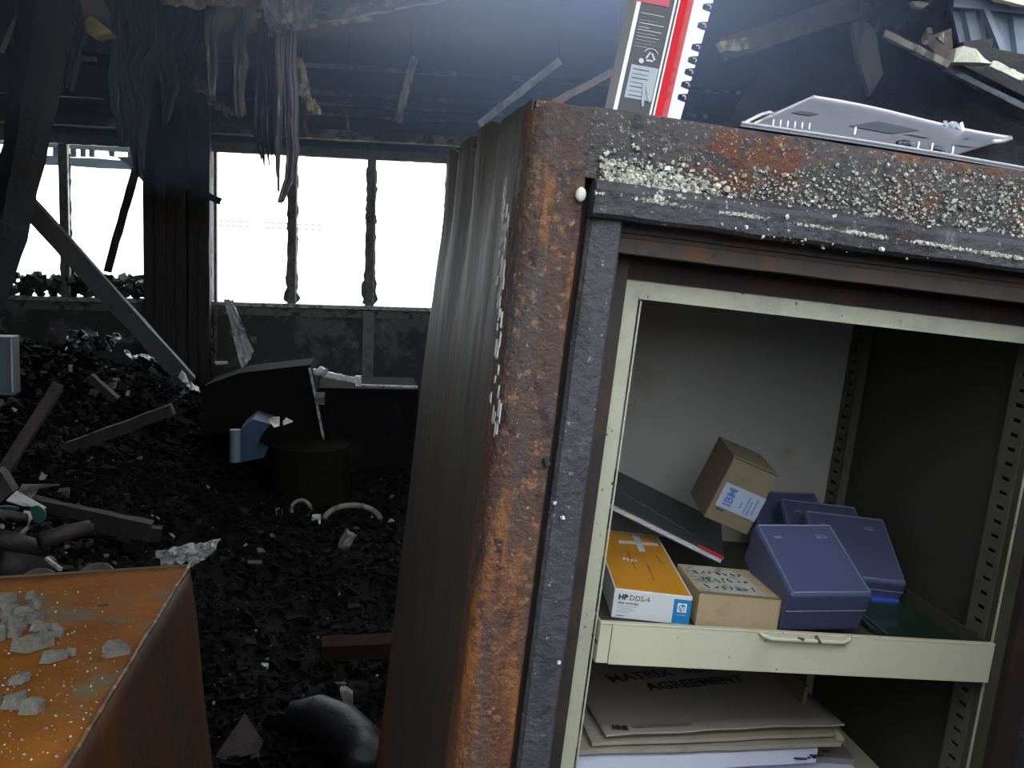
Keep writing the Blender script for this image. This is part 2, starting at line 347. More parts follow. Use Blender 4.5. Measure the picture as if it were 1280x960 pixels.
# ceiling with burnt-out holes, some added unseen to light haze and safe, its purlins
ZC = 2.62
bm = NB()
gx = (-6, -1.2, .1, 1.3, 2.5, 4.3, 5.2); gy = (-2.6, .1, 2.5, 4.1, 7)
HOLES = {(1, 0), (2, 0), (3, 0), (4, 0), (2, 2), (4, 2)}
for i in range(6):
    for j in range(4):
        if (i, j) not in HOLES: box(bm, gx[i], gx[i+1], gy[j], gy[j+1], ZC, ZC+.06)
tag(obj('ceiling', bm, 'ceiling'), kind='structure')
for i, (y, py_, hh) in enumerate(((6.96, 143, .022), (6.95, 130, .016), (6.9, 116, .03), (6.3, 82, .02))):
    zz = W(400, py_, y).z; bm = NB(); bar(bm, (-4.5, y, zz), (2.4, y, zz), hh, .05, .25, 60)
    tag(obj('trim_%d' % (i+2), bm, 'purlin'), kind='structure')
bm = NB(); box(bm, -4.5, 2.6, 6.80, 6.99, Z_HEAD+.10, Z_HEAD+.16); tag(obj('trim_6', bm, 'purlin'), kind='structure')

# windows: frame, mullions, jagged glass left in the putty, sill
def window(name, x0, x1, mull, broken):
    r = thing(name, None, None, (x0, YW, Z_SILL)); r['kind'] = 'structure'
    bm = NB(); box(bm, x0, x1, YW-.02, YW+.10, Z_HEAD, Z_HEAD+.06); bar(bm, (x0, YW-.03, Z_HEAD+.01), (x1, YW-.03, Z_HEAD+.01), .03, .02, .35, 50)
    obj('window_head', bm, 'mullion', r)
    bm = NB(); box(bm, x0, x1, YW-.05, YW+.12, Z_SILL-.04, Z_SILL-.015); obj('window_sill', bm, 'alu', r)
    bm = NB(); box(bm, x0, x1, YW-.01, YW+.04, Z_SILL-.10, Z_SILL-.05); obj('window_apron', bm, 'mullion', r)
    for x in mull:
        bm = NB(); box(bm, x-.028, x+.022, YW-.01, YW+.08, Z_SILL-.02, Z_HEAD+.01); o = obj('mullion', bm, 'mullion', r)
        bm = NB(); box(bm, x+.022, x+.030, YW-.015, YW+.05, Z_SILL-.02, Z_HEAD); obj('glazing_bead', bm, 'alu', o)
        for s in (-1, 1):
            bm = NB(); z = Z_SILL; pts = []
            while z < Z_HEAD-.05:
                pts.append((z, abs(rnd.gauss(0, .006))+.002 + (.03*max(0, 1-(z-Z_SILL)/.25)*rnd.random()))); z += rnd.uniform(.015, .05)
            xe = x-.028 if s < 0 else x+.030
            poly = [Vector((xe, YW+.03, Z_SILL-.01))]+[Vector((xe+s*w_, YW+.03, z)) for z, w_ in pts]+[Vector((xe, YW+.03, pts[-1][0]+.01))]
            prism(bm, poly, Vector((0, .005, 0))); tag(obj('glass_shard', bm, 'shard', r), 'jagged sooty glass left along the mullion')
    return r
wr = window('window_2', XR0, XR1, [wx(365), wx(463), wx(561)], True)
wl = window('window_1', XL0, XL1, [wx(81), wx(-20)], True)
# pale flaking jamb at the left of the right window
bm = NB(); z = .55
while z < Z_HEAD:
    dz = rnd.uniform(.02, .08); box(bm, XR0-.030+rnd.uniform(-.008, .004), XR0+.004+rnd.uniform(-.012, .020), YW-.06, YW-.035+rnd.uniform(0, .01), z, z+dz); z += dz*rnd.uniform(.95, 1.5)
tag(obj('window_jamb', bm, mat('flaky', (.62, .62, .66), [(18, U, .48, .56, (.10, .10, .12))], rough=.6), wr), 'pale blistered paint on the jamb')
bm = NB(); box(bm, wx(268), wx(271.5), YW-.03, YW+.03, .6, Z_HEAD); obj('jamb_post', bm, 'mullion', wr)

bm = NB()
for k in range(420):
    x = rnd.uniform(XL0, XL1-.01); s_ = rnd.uniform(.012, .05); hh_ = .09+.06*(bnoise((x*3, 0, 0))+.5)
    chunk(bm, (x, YW+rnd.uniform(.0, .16), Z_SILL+.0+rnd.uniform(0, hh_)), s_*1.3, s_, s_)
tag(obj('sill_rubble', bm, mat('sill_rubble', (0, 0, 0), island=[(0, (.02, .025, .022)), (.6, (.06, .07, .07)), (.85, (.25, .27, .28)), (.95, (.02, .02, .02))], rough=.8)), 'jagged rubble heaped on the sill of the left window', 'rubble', kind='stuff')
# charred timber pier between the windows
def plank(name, a, b, w_, d_, m, label, cat, jag=.12, n=14, group=None, up=None):
    bm = NB(); bar(bm, a, b, w_, d_, jag, n, up); return tag(obj(name, bm, m), label, cat, group)
r = thing('charred_pier', 'tall charred timber pier standing between the left and right windows', 'post', W(222, 560, 6.8))
xa, xb = W(180, 300, 6.75).x, W(262, 300, 6.75).x
for i in range(6):
    x = xa + (xb-xa)*(i+.5)/6; bm = NB()
    bar(bm, (x, 6.80-.03*(i % 2), .2), (x+rnd.uniform(-.01, .01), 6.80-.03*(i % 2), ZC-.02), (xb-xa)/6*.95, .10, .10, 22); obj('stud', bm, 'char_wood', r)
plank('charred_batten', W(201, 218, 6.71), W(276, 252, 6.73), .045, .03, 'beam', 'thin black batten nailed across the charred pier', 'batten', .2, 8)

# thin blue smoke haze hanging under the ceiling
hz = bpy.data.materials.new('smoke'); hz.use_nodes = True; nn_ = hz.node_tree.nodes; nn_.clear()
ho = nn_.new('ShaderNodeOutputMaterial'); pv = nn_.new('ShaderNodeVolumeScatter')
pv.inputs['Color'].default_value = (.40, .56, 1, 1); pv.inputs['Density'].default_value = .21; pv.inputs['Anisotropy'].default_value = .35
tc_ = nn_.new('ShaderNodeTexCoord'); sx_ = nn_.new('ShaderNodeSeparateXYZ'); mr_ = nn_.new('ShaderNodeMapRange')   # thins out downwards
hz.node_tree.links.new(tc_.outputs['Object'], sx_.inputs[0]); hz.node_tree.links.new(sx_.outputs['Z'], mr_.inputs[0])
mr_.inputs[1].default_value = 0; mr_.inputs[2].default_value = .62; mr_.inputs[3].default_value = .0; mr_.inputs[4].default_value = .32
hz.node_tree.links.new(mr_.outputs[0], pv.inputs['Density'])
hz.node_tree.links.new(pv.outputs[0], ho.inputs['Volume']); M['smoke'] = hz
bm = NB(); box(bm, -5.5, 1.7, 2.3, 6.7, 1.65, ZC-.01); tag(obj('smoke_haze', bm, 'smoke'), 'thin bluish smoke haze hanging under the burnt ceiling', 'smoke', kind='stuff')

# ================================================================== outside the windows
bm = NB(); grid_sheet(bm, lambda u, v: Vector((-60+120*u, 7.3+110*v, -.3)), 2, 2); tag(obj('ground_outside', bm, 'ground'), kind='structure')
bm = NB(); grid_sheet(bm, lambda u, v: Vector((-60+120*u, -70+67.7*v, -.3)), 2, 2); tag(obj('ground_behind', bm, 'ground'), kind='structure')
YB = 60
p0 = W(255, 262, YB); p1 = W(405, 300, YB)
r = thing('distant_building', 'pale washed-out building far outside, seen through the right window', 'building', (p0.x, YB, -.3))
bm = NB(); box(bm, p0.x-6, p1.x+12, YB, YB+8, -.3, p0.z-1.4); obj('wall', bm, 'bldg', r)
for row in (0, 1):
    for k in range(16):
        if (k in (5, 6)): continue
        q = W(276+k*8.2, 276+row*6+k*.35, YB); bm = NB(); box(bm, q.x-.12, q.x+.12, YB-.06, YB+.02, q.z-.06, q.z+.06); obj('window', bm, 'bldg_win', r)
# eave seen through the left window
r = thing('eave', 'bluish eave hanging outside the top of the left window', 'eave', W(100, 205, 7.6))
for x0_, x1_, y0_, y1_ in ((-80, 180, 178, 184), (-80, 180, 195, 206)):
    bm = NB(); a, b = W(x0_, y0_, 7.6), W(x1_, y1_-4, 7.6); q = W(100, y0_, 7.6).z; q2 = W(100, y1_, 7.6).z
    bar(bm, (a.x, 7.6, (q+q2)/2), (b.x, 7.6, (q+q2)/2-.02), abs(q-q2), .06, .12, 14); obj('rail', bm, 'awning', r)
for x in (47, 70, 92, 104, 115, 140, 163):
    bm = NB(); a = W(x, 184, 7.6); b = W(x, 196, 7.6); bar(bm, a, b, .035, .03, .1, 2); obj('bracket', bm, 'awning', r)
bm = NB(); prism(bm, [W(145, 196, 7.2), W(180, 196, 7.2), W(180, 228, 7.2), W(172, 220, 7.2), W(160, 206, 7.2)], Vector((0, .02, 0)))
tag(obj('broken_corner', bm, 'awning', r), 'dark curved broken corner')

# ================================================================== beams, slats and hangings
bm = NB(); pth = [(62, -30, 62), (48, 80, 56), (32, 180, 50), (8, 300, 44), (-30, 420, 40)]
rings = []
for px, py, w_ in pth:
    rings.append((W(px, py, 4.4), w_*4.5/1250))
vv = []
for i in range(25):
    x_, y_, w_ = lerp(pth, i/24); c = W(x_, y_, 4.4); hw = w_*4.5/1250/2*(1+.10*bnoise((i*.9, 0, 0)))
    vv.append([bm.verts.new(c+Vector((sx_*hw+.01*bnoise((i*1.3, sx_, 3)), sy_, 0))) for sx_, sy_ in ((-1, 0), (-.3, -.03), (.5, -.025), (1, .0), (.4, .035), (-.6, .04))])
for i in range(24):
    for k in range(6): bm.faces.new((vv[i][k], vv[i+1][k], vv[i+1][(k+1) % 6], vv[i][(k+1) % 6]))
bm.faces.new(vv[0]); bm.faces.new(vv[-1][::-1])
tag(obj('fallen_beam', bm, 'beam'), 'huge black charred beam slanting down in front of the left window', 'beam')
plank('fallen_strut', W(6, 225, 4.9), W(236, 478, 5.3), .085, .05, 'diag', 'long grey strut lying diagonally from the huge beam down to the shiny wreckage', 'strut', .05, 14)
plank('brown_timber', W(170, 212, 6.7), W(134, 340, 6.7), .045, .03, 'char_wood', 'thin brown slat slanting inside the right pane of the left window', 'timber', .1, 10)
plank('burnt_rafter', W(-10, 60, 4.7), W(25, -20, 4.7), .08, .06, 'beam', 'dark rafter end in the top left corner', 'rafter', .1, 6)
bm = NB(); a = W(0, 100, 6.4); b = W(128, 100, 6.4); box(bm, a.x-.8, b.x, 6.40, 6.44, W(60, 119, 6.4).z, W(60, 80, 6.4).z)
tag(obj('fascia_board', bm, 'fascia'), 'dusty brown fascia board high above the left window', 'board')
bm = NB(); bar(bm, W(83, 72, 6.3), W(120, 74, 6.3), .025, .03, .15, 6); tag(obj('white_tube', bm, 'white_foam'), 'short whitish tube above the brown fascia board', 'tube')
def lump(name, pix, Y, th, m, label, cat, bump=.02, kind=None):
    """ragged slab whose outline passes these pixels, with its own thickness"""
    bm = NB(); prism(bm, [W(x, y, Y) + Vector((0, rnd.uniform(-bump, bump), 0)) for x, y in pix], Vector((0, th, 0)))
    bmesh.ops.triangulate(bm, faces=bm.faces); return tag(obj(name, bm, m), label, cat)
lump('foam_chunk', [(104, 30), (107, 24), (114, 20), (121, 25), (133, 34), (141, 41), (130, 43), (118, 46), (108, 41)], 4.6, .12, 'foam', 'pale yellow foam chunk stuck high by the huge beam', 'foam', .01)
lump('foam_scrap', [(312, 17), (327, 16), (327, 20), (318, 22), (317, 30), (314, 30)], 4.6, .03, 'foam', 'tiny yellow foam scrap beside the crumpled foil', 'foam', .005)
def strand(path, Y, m, label, folds=3, amp=.02, rag=.18, name='torn_insulation', group='insulation hanging from the ceiling', thin=.004):
    """path: (px,py,width px) from top to bottom; a folded ribbon"""
    sd = rnd.random()*50
    def fn(u, v):
        x, y, w_ = lerp(path, v)
        e = 1 + rag*bnoise((sd, v*9, u*2))
        p = W(x + (u-.5)*w_*e + w_*.25*bnoise((sd+3, v*4, 0)), y + (rnd.uniform(0, 8)*rag if v > .98 else 0), Y)
        p.y += amp*1.6*bnoise((sd, v*1.6, u*folds*2.1)) + amp*.8*bnoise((sd+7, v*5, u*folds*5))
        p.z += (v**5)*w_/1250*Y*.9*bnoise((sd+1, 2, u*folds*2.5))
        return p
    bm = NB(); grid_sheet(bm, fn, max(8, folds*9), 40, thin)
    return tag(obj(name, bm, m, smooth=True), label, 'insulation', group)
strand([(262, -8, 18), (264, 40, 14), (266, 80, 12), (265, 120, 8)], 4.7, 'fabric', 'pale lavender insulation strip hanging from the foil, leftmost of the thin strips', 2)
strand([(305, -14, 12), (303, 20, 12), (296, 50, 16), (300, 75, 18), (300, 105, 13), (300, 143, 11)], 4.7, 'fabric', 'lavender insulation strip knotted at its middle, left of the widest dark drape', 2)
strand([(338, -14, 24), (336, 20, 28), (333, 70, 24), (333, 120, 28), (332, 178, 26), (334, 192, 22)], 4.75, 'fabric_dark', 'widest dark drape of insulation ending above the left pane of the right window', 5, .03)
strand([(360, 30, 18), (362, 90, 20), (365, 150, 18), (366, 190, 16), (362, 222, 12), (352, 250, 8)], 4.65, 'fabric', 'longest purple-grey insulation strip, hanging down over the left mullion', 3, .02)
strand([(349, 40, 9), (349, 130, 8), (348, 200, 5), (348, 238, 2)], 4.6, 'fabric', 'thin ribbon hanging just left of the longest insulation strip', 1, .01)
strand([(175, -10, 90), (176, 60, 66), (172, 110, 40), (170, 160, 22), (174, 215, 9)], 4.9, 'fabric_dark', 'broad dark drape hanging over the right side of the left window', 7, .04)
strand([(146, -14, 14), (146, 95, 20), (150, 130, 18), (152, 170, 12)], 4.8, 'fabric_dark', 'short ragged strip at the left edge of the broad dark drape', 3, .02)
strand([(75, -10, 60), (85, 60, 42), (80, 110, 20)], 4.55, 'fabric_dark', 'dark drape behind the yellow foam chunk', 4, .03)
strand([(204, -14, 30), (206, 60, 26), (212, 110, 20), (205, 150, 12)], 5.2, 'fabric_dark', 'soft dark drape in front of the top of the charred pier', 3, .03)
strand([(240, -10, 60), (235, 50, 44), (232, 95, 20)], 5.3, 'fabric_dark', 'dim drape between the broad drape and the pale lavender strip', 5, .03)
plank('burnt_lath', W(373, 72, 4.8), W(384, 110, 4.8), .03, .02, 'lath', 'burnt lath hanging right of the longest insulation strip', 'lath', .3, 6)
bm = NB()
for k in range(26): q = W(376+k*.7+rnd.uniform(-5, 5), 108+k*1.3, 4.75); s = rnd.uniform(.012, .03); chunk(bm, q, s, s, s*1.2)
tag(obj('ash_clot', bm, 'lath'), 'lumpy pale clot of ash below the burnt lath', 'ash', kind='stuff')
bm = NB()
for k in range(40): q = W(225+k*1.5+rnd.uniform(-3, 3), 82+k*1.5+rnd.uniform(-4, 4), 5.6); s = rnd.uniform(.012, .03); chunk(bm, q, s*1.4, s, s)
tag(obj('ash_clot', bm, 'lath'), 'string of ash and splinters across the top of the charred pier', 'ash', kind='stuff')
plank('thin_splinter', W(383, 128, 5.2), W(381, 160, 5.2), .013, .01, 'fabric', 'thin splinter hanging under the ash clot', 'splinter', .1, 3)
plank('thin_splinter', W(433, 130, 5.2), W(435, 161, 5.2), .014, .01, 'fabric', 'thin splinter hanging above the middle window pane', 'splinter', .1, 3)
plank('pale_lath', W(518, 72, 5.4), W(497, 152, 5.4), .038, .02, 'lath', 'pale pointed lath hanging above the right pane of the right window', 'lath', .2, 8)
plank('pale_lath', W(700, 76, 4.4), W(598, 156, 4.4), .030, .02, 'purlin', 'dim grey lath slanting behind the top corner of the safe', 'lath', .2, 8)
plank('pale_lath', W(770, 88, 4.2), W(690, 130, 4.2), .030, .02, 'brown_beam', 'dull brown lath between the safe top and the red package', 'lath', .2, 8)
def hang(o, px, py, Y):
    a = W(px, py, Y); bm = NB(); tube(bm, [a, Vector((a.x, a.y, ZC+.003))], .0012, 5); obj('wire', bm, 'ink', o)
for o in list(C.objects):
    if o.parent is None and o.get('category') in ('lath', 'splinter', 'ash', 'tube') and o.type == 'MESH':
        vs = [o.location+v.co for v in o.data.vertices]; t = max(vs, key=lambda v: v.z)
        bm = NB(); tube(bm, [t-Vector((0, 0, .01)), Vector((t.x, t.y, ZC+.003))], .0012, 5); obj('wire', bm, 'ink', o)
# crumpled foil hanging from the ceiling
def crumple(name, corners, Y, m, label, cat='foil', nu=34, nv=12, amp=.06, thin=.003, px=1.0):
    """corners: tl,tr,br,bl pixels"""
    sd = rnd.random()*90; tl, tr, br, bl = [Vector(c) for c in corners]
    def fn(u, v):
        p = tl.lerp(tr, u).lerp(bl.lerp(br, u), v)
        q = W(p.x+5*px*bnoise((sd, u*7, v*4)), p.y+7*px*bnoise((sd+4, u*9, v*3)), Y)
        q.y += amp*bnoise((u*7, v*4, sd))+amp*.5*bnoise((u*17, v*11, sd))
        return q
    bm = NB(); grid_sheet(bm, fn, nu, nv, thin); return tag(obj(name, bm, m), label, cat)
crumple('crumpled_foil', [(190, -30), (360, -30), (345, 10), (205, 8)], 4.6, 'foil', 'crumpled grey foil sagging from the ceiling at the top, left of the clump')
crumple('crumpled_foil', [(325, -25), (400, -25), (385, 34), (335, 44)], 4.5, 'foil', 'tight clump of foil from which the longest strips hang', nu=22, nv=20, amp=.12)
def ff(u, v):
    a = Vector((362, 36)); b = Vector((560+10, -4)); c = Vector((380, -30)); p = a.lerp(b, u).lerp(c.lerp(Vector((600, -40)), u), v)
    q = W(p.x, p.y+1.5*bnoise((u*9, v*3, 3)), 4.6+.4*v); q.y += .04*bnoise((u*10, v*5, 2)); return q
bm = NB(); grid_sheet(bm, ff, 30, 10, .01); tag(obj('ceiling_liner', bm, 'foil'), 'pale torn ceiling liner slanting up to the right from the clump of foil', 'liner')
bm = NB(); bar(bm, W(366, 36, 4.58), W(465, 24, 4.58), .018, .02, .2, 10); tag(obj('liner_batten', bm, 'lath'), 'pale batten along the lower edge of the torn ceiling liner', 'batten')

# right-hand side: collapsed roof
plank('brown_beam', W(1075, 5, 4.3), W(905, 62, 4.3), .10, .06, 'brown_beam', 'brown half-burnt beam right of the red package', 'beam', .06, 8)
lump('broken_end', [(900, 52), (912, 50), (934, 46), (945, 58), (925, 64), (905, 64)], 4.2, .05, 'lath', 'pale splintered wood at the end of the brown beam', 'splinter')
hb = lump('hanging_board', [(1064, 30), (1072, 26), (1080, 27), (1095, 38), (1105, 92), (1090, 120), (1084, 115), (1072, 70)], 4.0, .03, 'diag', 'pointed grey board hanging above the metal lid', 'board')
hang_top = max((hb.location+v.co for v in hb.data.vertices), key=lambda v: v.z); bm = NB(); tube(bm, [hang_top-Vector((0, 0, .01)), Vector((hang_top.x, hang_top.y, ZC+.003))], .002, 5); obj('wire', bm, 'ink', hb)
def slope(u, v):
    p = Vector((1040, -20)).lerp(Vector((1290, 90)), u).lerp(Vector((880, 185)).lerp(Vector((1330, 260)), u), v)
    q = W(p.x, p.y, 5.2-1.1*v); q.z += .05*bnoise((u*8, v*7, 1)); q.y += .08*bnoise((u*9, v*8, 7)); return q
bm = NB(); grid_sheet(bm, slope, 46, 30, .02); tag(obj('collapsed_roof_panel', bm, mat('collapsed', (.008, .009, .014), [(9, U, .5, .62, (.014, .015, .022)), (26, (1, 1, 1), .58, .68, (.03, .032, .045)), (60, U, .64, .7, (.06, .062, .085))], rough=.7, bump=1, bscale=20)), 'dark charred roof panel collapsed behind the metal lid', 'roof panel')
for a, b, w_, m_, lb in (((1105, 42), (1185, 82), .03, 'lath', 'pale splintered batten above the middle of the collapsed roof panel'), ((1180, 85), (1290, 140), .025, 'purlin', 'long grey batten running down the collapsed roof panel to the right edge'), ((1238, 80), (1279, 99), .03, 'white_foam', 'cream batten right of the cream foam piece'), ((1155, 52), (1162, 38), .02, 'lath', 'short upright splinter left of the brown scrap')):
    plank('roof_batten', W(*a, 4.1), W(*b, 4.05), w_, .03, m_, lb, 'batten', .15, 8)
lump('cream_foam', [(1190, 78), (1198, 60), (1205, 57), (1218, 62), (1229, 73), (1239, 80), (1222, 79)], 4.02, .08, 'white_foam', 'cream foam piece under the bluish corrugated sheets', 'foam')
lump('brown_scrap', [(1150, 50), (1192, 34), (1193, 76), (1180, 82)], 4.2, .04, 'fascia', 'reddish brown scrap of sheet left of the cream foam piece', 'scrap')
lump('orange_chip', [(1172, 46), (1182, 39), (1186, 43), (1180, 48), (1182, 55), (1174, 50)], 4.14, .02, 'lath', 'small bright wood chip on the brown scrap', 'chip')
bm = NB()
for k in range(60): q = W(rnd.gauss(1120, 28), rnd.gauss(14, 11), 4.35); s = rnd.uniform(.02, .06); chunk(bm, q, s*1.6, s, s*.6)
tag(obj('roof_debris', bm, 'beam'), 'tangle of black roof debris above the pointed grey board', 'debris', kind='stuff')
lump('ash_scrap', [(1139, 2), (1150, 1), (1160, 5), (1155, 10), (1145, 8)], 4.2, .03, 'white_foam', 'small pale scrap in the tangle at the top', 'scrap')
# bluish corrugated cladding seen through the collapsed roof
def corr(u, v):
    p = Vector((1170, -60)).lerp(Vector((1350, -40)), u).lerp(Vector((1200, 66)).lerp(Vector((1350, 82)), u), v)
    q = W(p.x, p.y, 4.28); q.y += .014*(1 if math.sin(u*34) > 0 else -1); return q
bm = NB(); grid_sheet(bm, corr, 90, 2, .004); tag(obj('corrugated_sheet', bm, 'corr'), 'pale blue corrugated sheet in the top right corner', 'sheet')
plank('blue_rail', W(1190, 4, 4.22), W(1330, 16, 4.22), .035, .03, 'corr', 'pale rail across the corrugated sheet', 'rail', .03, 4)
plank('blue_brace', W(1226, 0, 4.22), W(1250, 60, 4.22), .026, .03, 'corr', 'pale brace slanting across the corrugated sheet', 'brace', .03, 4)
bm = NB(); bar(bm, W(1240, -8, 4.12), W(1300, 6, 4.12), .05, .03, .2, 6); tag(obj('white_scrap', bm, 'white_foam'), 'white strip at the very top right corner', 'strip')
bm = NB(); prism(bm, [W(1205, 52, 4.15), W(1242, 47, 4.15), W(1240, 60, 4.15), W(1290, 70, 4.15), W(1290, 125, 4.15), W(1200, 80, 4.15)], Vector((0, .04, 0))); tag(obj('black_sheet', bm, 'beam'), 'black torn sheet between the corrugated sheet and the cream batten', 'sheet')

# ================================================================== wreckage in the room
def on_floor(px, py, lift=0):
    """walk the ray until it meets the debris"""
    d = ray(px, py); t = 1.5
    while t < 8:
        p = CAM+d*t
        if p.z <= hgt(p.x, p.y)+lift: return p
        t += .01
    return CAM+d*6.5
r = thing('scorched_computer', 'pale blue scorched equipment case at the left edge below the left window', 'computer', W(5, 495, 4.6))
bm = NB(); a = W(-45, 420, 4.6); b = W(17, 495, 4.6); box(bm, a.x, b.x, 4.6, 4.70, b.z, a.z, bev=.006); obj('casing', bm, 'paleblue', r)
bm = NB(); a = W(7, 441, 4.59); b = W(14, 448, 4.59); box(bm, a.x, b.x, 4.585, 4.60, b.z, a.z); obj('port', bm, 'metal_dark', r)
bm = NB(); a = W(13, 424, 4.59); b = W(16, 490, 4.59); box(bm, a.x, b.x, 4.585, 4.60, b.z, a.z); obj('edge_strip', bm, 'ash_paper', r)
plank('wooden_pole', W(3, 592, 3.8), W(73, 482, 4.1), .042, .04, 'brown_pipe', 'brown wooden pole leaning at the left edge', 'pole', .05, 6)
lump('dark_post', [(-5, 588), (4, 592), (16, 615), (-5, 632)], 3.5, .06, 'brown_pipe', 'stub of post under the foot of the wooden pole', 'post')
crumple('shiny_wreckage', [(150, 438), (205, 450), (252, 488), (215, 490)], 5.3, 'foil_bright', 'shiny crumpled metal wreckage at the foot of the grey strut', 'wreckage', 26, 16, .14)
crumple('shiny_wreckage', [(85, 415), (150, 418), (140, 440), (80, 435)], 5.4, 'foil_bright', 'smaller shiny wreckage below the left window', 'wreckage', 18, 10, .12)
lump('white_shard', [(222, 472), (226, 464), (232, 468), (236, 478), (229, 477)], 5.2, .02, 'white_card', 'brilliant white shard at the end of the shiny wreckage', 'shard')
lump('white_shard', [(236, 482), (241, 480), (246, 487), (240, 487)], 5.2, .02, 'white_card', 'tiny white shard just right of the brilliant one', 'shard')
for a, b, w_, lb in (((85, 560), (215, 512), .05, 'charred board lying above the black void in the left heap'), ((112, 470), (145, 500), .03, 'short dark board under the shiny wreckage'), ((40, 628), (190, 660), .04, 'black plank lying behind the rusty cabinet'), ((120, 655), (200, 668), .05, 'short black plank near the ring of debris')):
    plank('charred_board', W(*a, 4.5 if a[1] < 600 else 3.6), W(*b, 4.5 if a[1] < 600 else 3.6), w_, .05, 'char_wood', lb, 'board', .12, 8)
# burnt desk with a metal edge
r = thing('burnt_desk', 'black burnt desk collapsed below the right window', 'desk', W(330, 575, 5.2))
bm = NB(); prism(bm, [W(255, 482, 5.3), W(300, 466, 5.3), W(388, 456, 5.3), W(410, 572, 5.3), W(380, 590, 5.3), (W(330, 590, 5.3)), W(290, 540, 5.3), W(250, 545, 5.3)], Vector((0, .5, -.02))); obj('desk_body', bm, 'char', r)
bm = NB(); bar(bm, W(387, 460, 5.25), W(409, 571, 5.25), .012, .012, .1, 8); tag(obj('metal_edge', bm, 'alu', r), 'bright bent metal edge')
bm = NB(); a = W(395, 490, 5.24); b = W(406, 505, 5.24); box(bm, a.x, b.x, 5.22, 5.235, b.z, a.z); tag(obj('tag_plate', bm, 'plate', r), 'small grey square plate')
r = thing('burnt_cabinet', 'dark burnt cabinet with a bright top rail beside the burnt desk', 'cabinet', W(450, 600, 5.4))
bm = NB(); a = W(398, 478, 5.5); b = W(520, 600, 5.5); box(bm, a.x, b.x, 5.5, 6.0, b.z, a.z-.03); obj('body', bm, 'char', r)
bm = NB(); bar(bm, W(388, 464, 5.45), W(450, 476, 5.45), .03, .03, .18, 10); bar(bm, W(448, 470, 5.45), W(448, 482, 5.45), .03, .03, .1, 2); tag(obj('top_rail', bm, 'foil', r), 'bright bent rail')
bm = NB(); bar(bm, W(449, 481.5, 5.45), W(522, 484, 5.45), .010, .02, 0, 1); obj('edge_strip', bm, 'alu', r)
bm = NB(); bar(bm, W(396, 462, 5.4), W(406, 465, 5.4), .04, .04, .4, 3); obj('bracket', bm, 'foil', r)
crumple('foil_strip', [(280, 374), (291, 374), (317, 440), (303, 462)], 6.4, 'foil', 'curved silvery strip leaning below the left pane of the right window', 'foil', 6, 20, .02, px=.4)
lump('burnt_wire', [(268, 452), (284, 452), (284, 455), (270, 456)], 6.3, .02, 'white_foam', 'small pale bracket at the foot of the charred pier', 'bracket', .002)
# blue bin and white roll in the dark
r = thing('blue_crate', 'dark blue plastic crate under the burnt desk', 'crate', W(315, 578, 4.7))
bm = NB(); prism(bm, [W(301, 536, 4.8), W(316, 524, 4.8), W(338, 530, 4.8), W(326, 545, 4.8), W(318, 565, 4.8), W(330, 572, 4.8), W(300, 578, 4.8)], Vector((0, .25, 0))); obj('side', bm, 'blue_bin', r)
bm = NB(); tube(bm, [W(294, 577, 4.72), W(294, 537, 4.72)], .026, 14); ro = tag(obj('white_roll', bm, 'paleblue'), 'pale blue roll standing left of the dark blue crate', 'roll')
for py in (547, 557, 567):
    bm = NB(); tube(bm, [W(294, py, 4.72), W(294, py+.8, 4.72)], .0265, 14); obj('band', bm, 'metal_dark', ro)
lump('pale_flake', [(335, 525), (341, 521), (349, 522), (349, 533), (343, 534)], 4.7, .02, 'white_foam', 'left one of two pale flakes above the dark blue crate', 'flake')
lump('pale_flake', [(353, 528), (357, 523), (366, 527), (354, 532)], 4.7, .02, 'white_foam', 'right one of two pale flakes above the dark blue crate', 'flake')
# drum in shadow
r = on_floor(385, 640); bm = NB(); tube(bm, [Vector((r.x, r.y+.2, r.z-.05)), Vector((r.x, r.y+.2, r.z+.30))], .20, 28); box(bm, r.x-.01, r.x+.01, r.y+.19, r.y+.21, r.z+.30, r.z+.32)
tag(obj('sooty_drum', bm, mat('drum', (.008, .0075, .006), [(5, U, .5, .7, (.005, .004, .003))], rough=.95, spec=.1), smooth=False), 'sooty brownish drum in the darkness in front of the burnt desk', 'drum')
# small debris mid-floor
def ring_arc(px, py, rad, r_t, a0, a1, m, name, label, cat, squash=.5, n=16):
    c = on_floor(px, py)+Vector((0, 0, .04)); bm = NB()
    tube(bm, [c+Vector((rad*math.cos(a0+(a1-a0)*i/n), rad*.3*math.sin(a0+(a1-a0)*i/n), rad*squash*math.sin(a0+(a1-a0)*i/n))) for i in range(n+1)], r_t, 8)
    return tag(obj(name, bm, m, smooth=True), label, cat)
ring_arc(440, 662, .13, .014, .1, 3.0, 'plate', 'burnt_hose', 'grey arched hose on the rubble left of the safe', 'hose')
ring_arc(376, 648, .045, .010, 0, 6.2, 'plate', 'wire_coil', 'small grey wire coil on the rubble below the sooty drum', 'coil', 1)
def lying(name, px, py, sx, sy, sz, m, label, cat, rz=0, tilt=0, lift=0.0, jit=.22):
    p = on_floor(px, py)+Vector((0, 0, sz*.4+lift)); bm = NB()
    chunk(bm, p, sx, sy, sz, jit, (Matrix.Rotation(rz, 3, 'Z') @ Matrix.Rotation(tilt, 3, 'Y')))
    bmesh.ops.subdivide_edges(bm, edges=bm.edges, cuts=2, use_grid_fill=True)
    for v in bm.verts: v.co += Vector((bnoise(v.co, 40), bnoise(v.co+Vector((5, 0, 0)), 40), bnoise(v.co+Vector((0, 9, 0)), 40)))*min(sx, sy, sz)*.25
    return tag(obj(name, bm, m), label, cat)
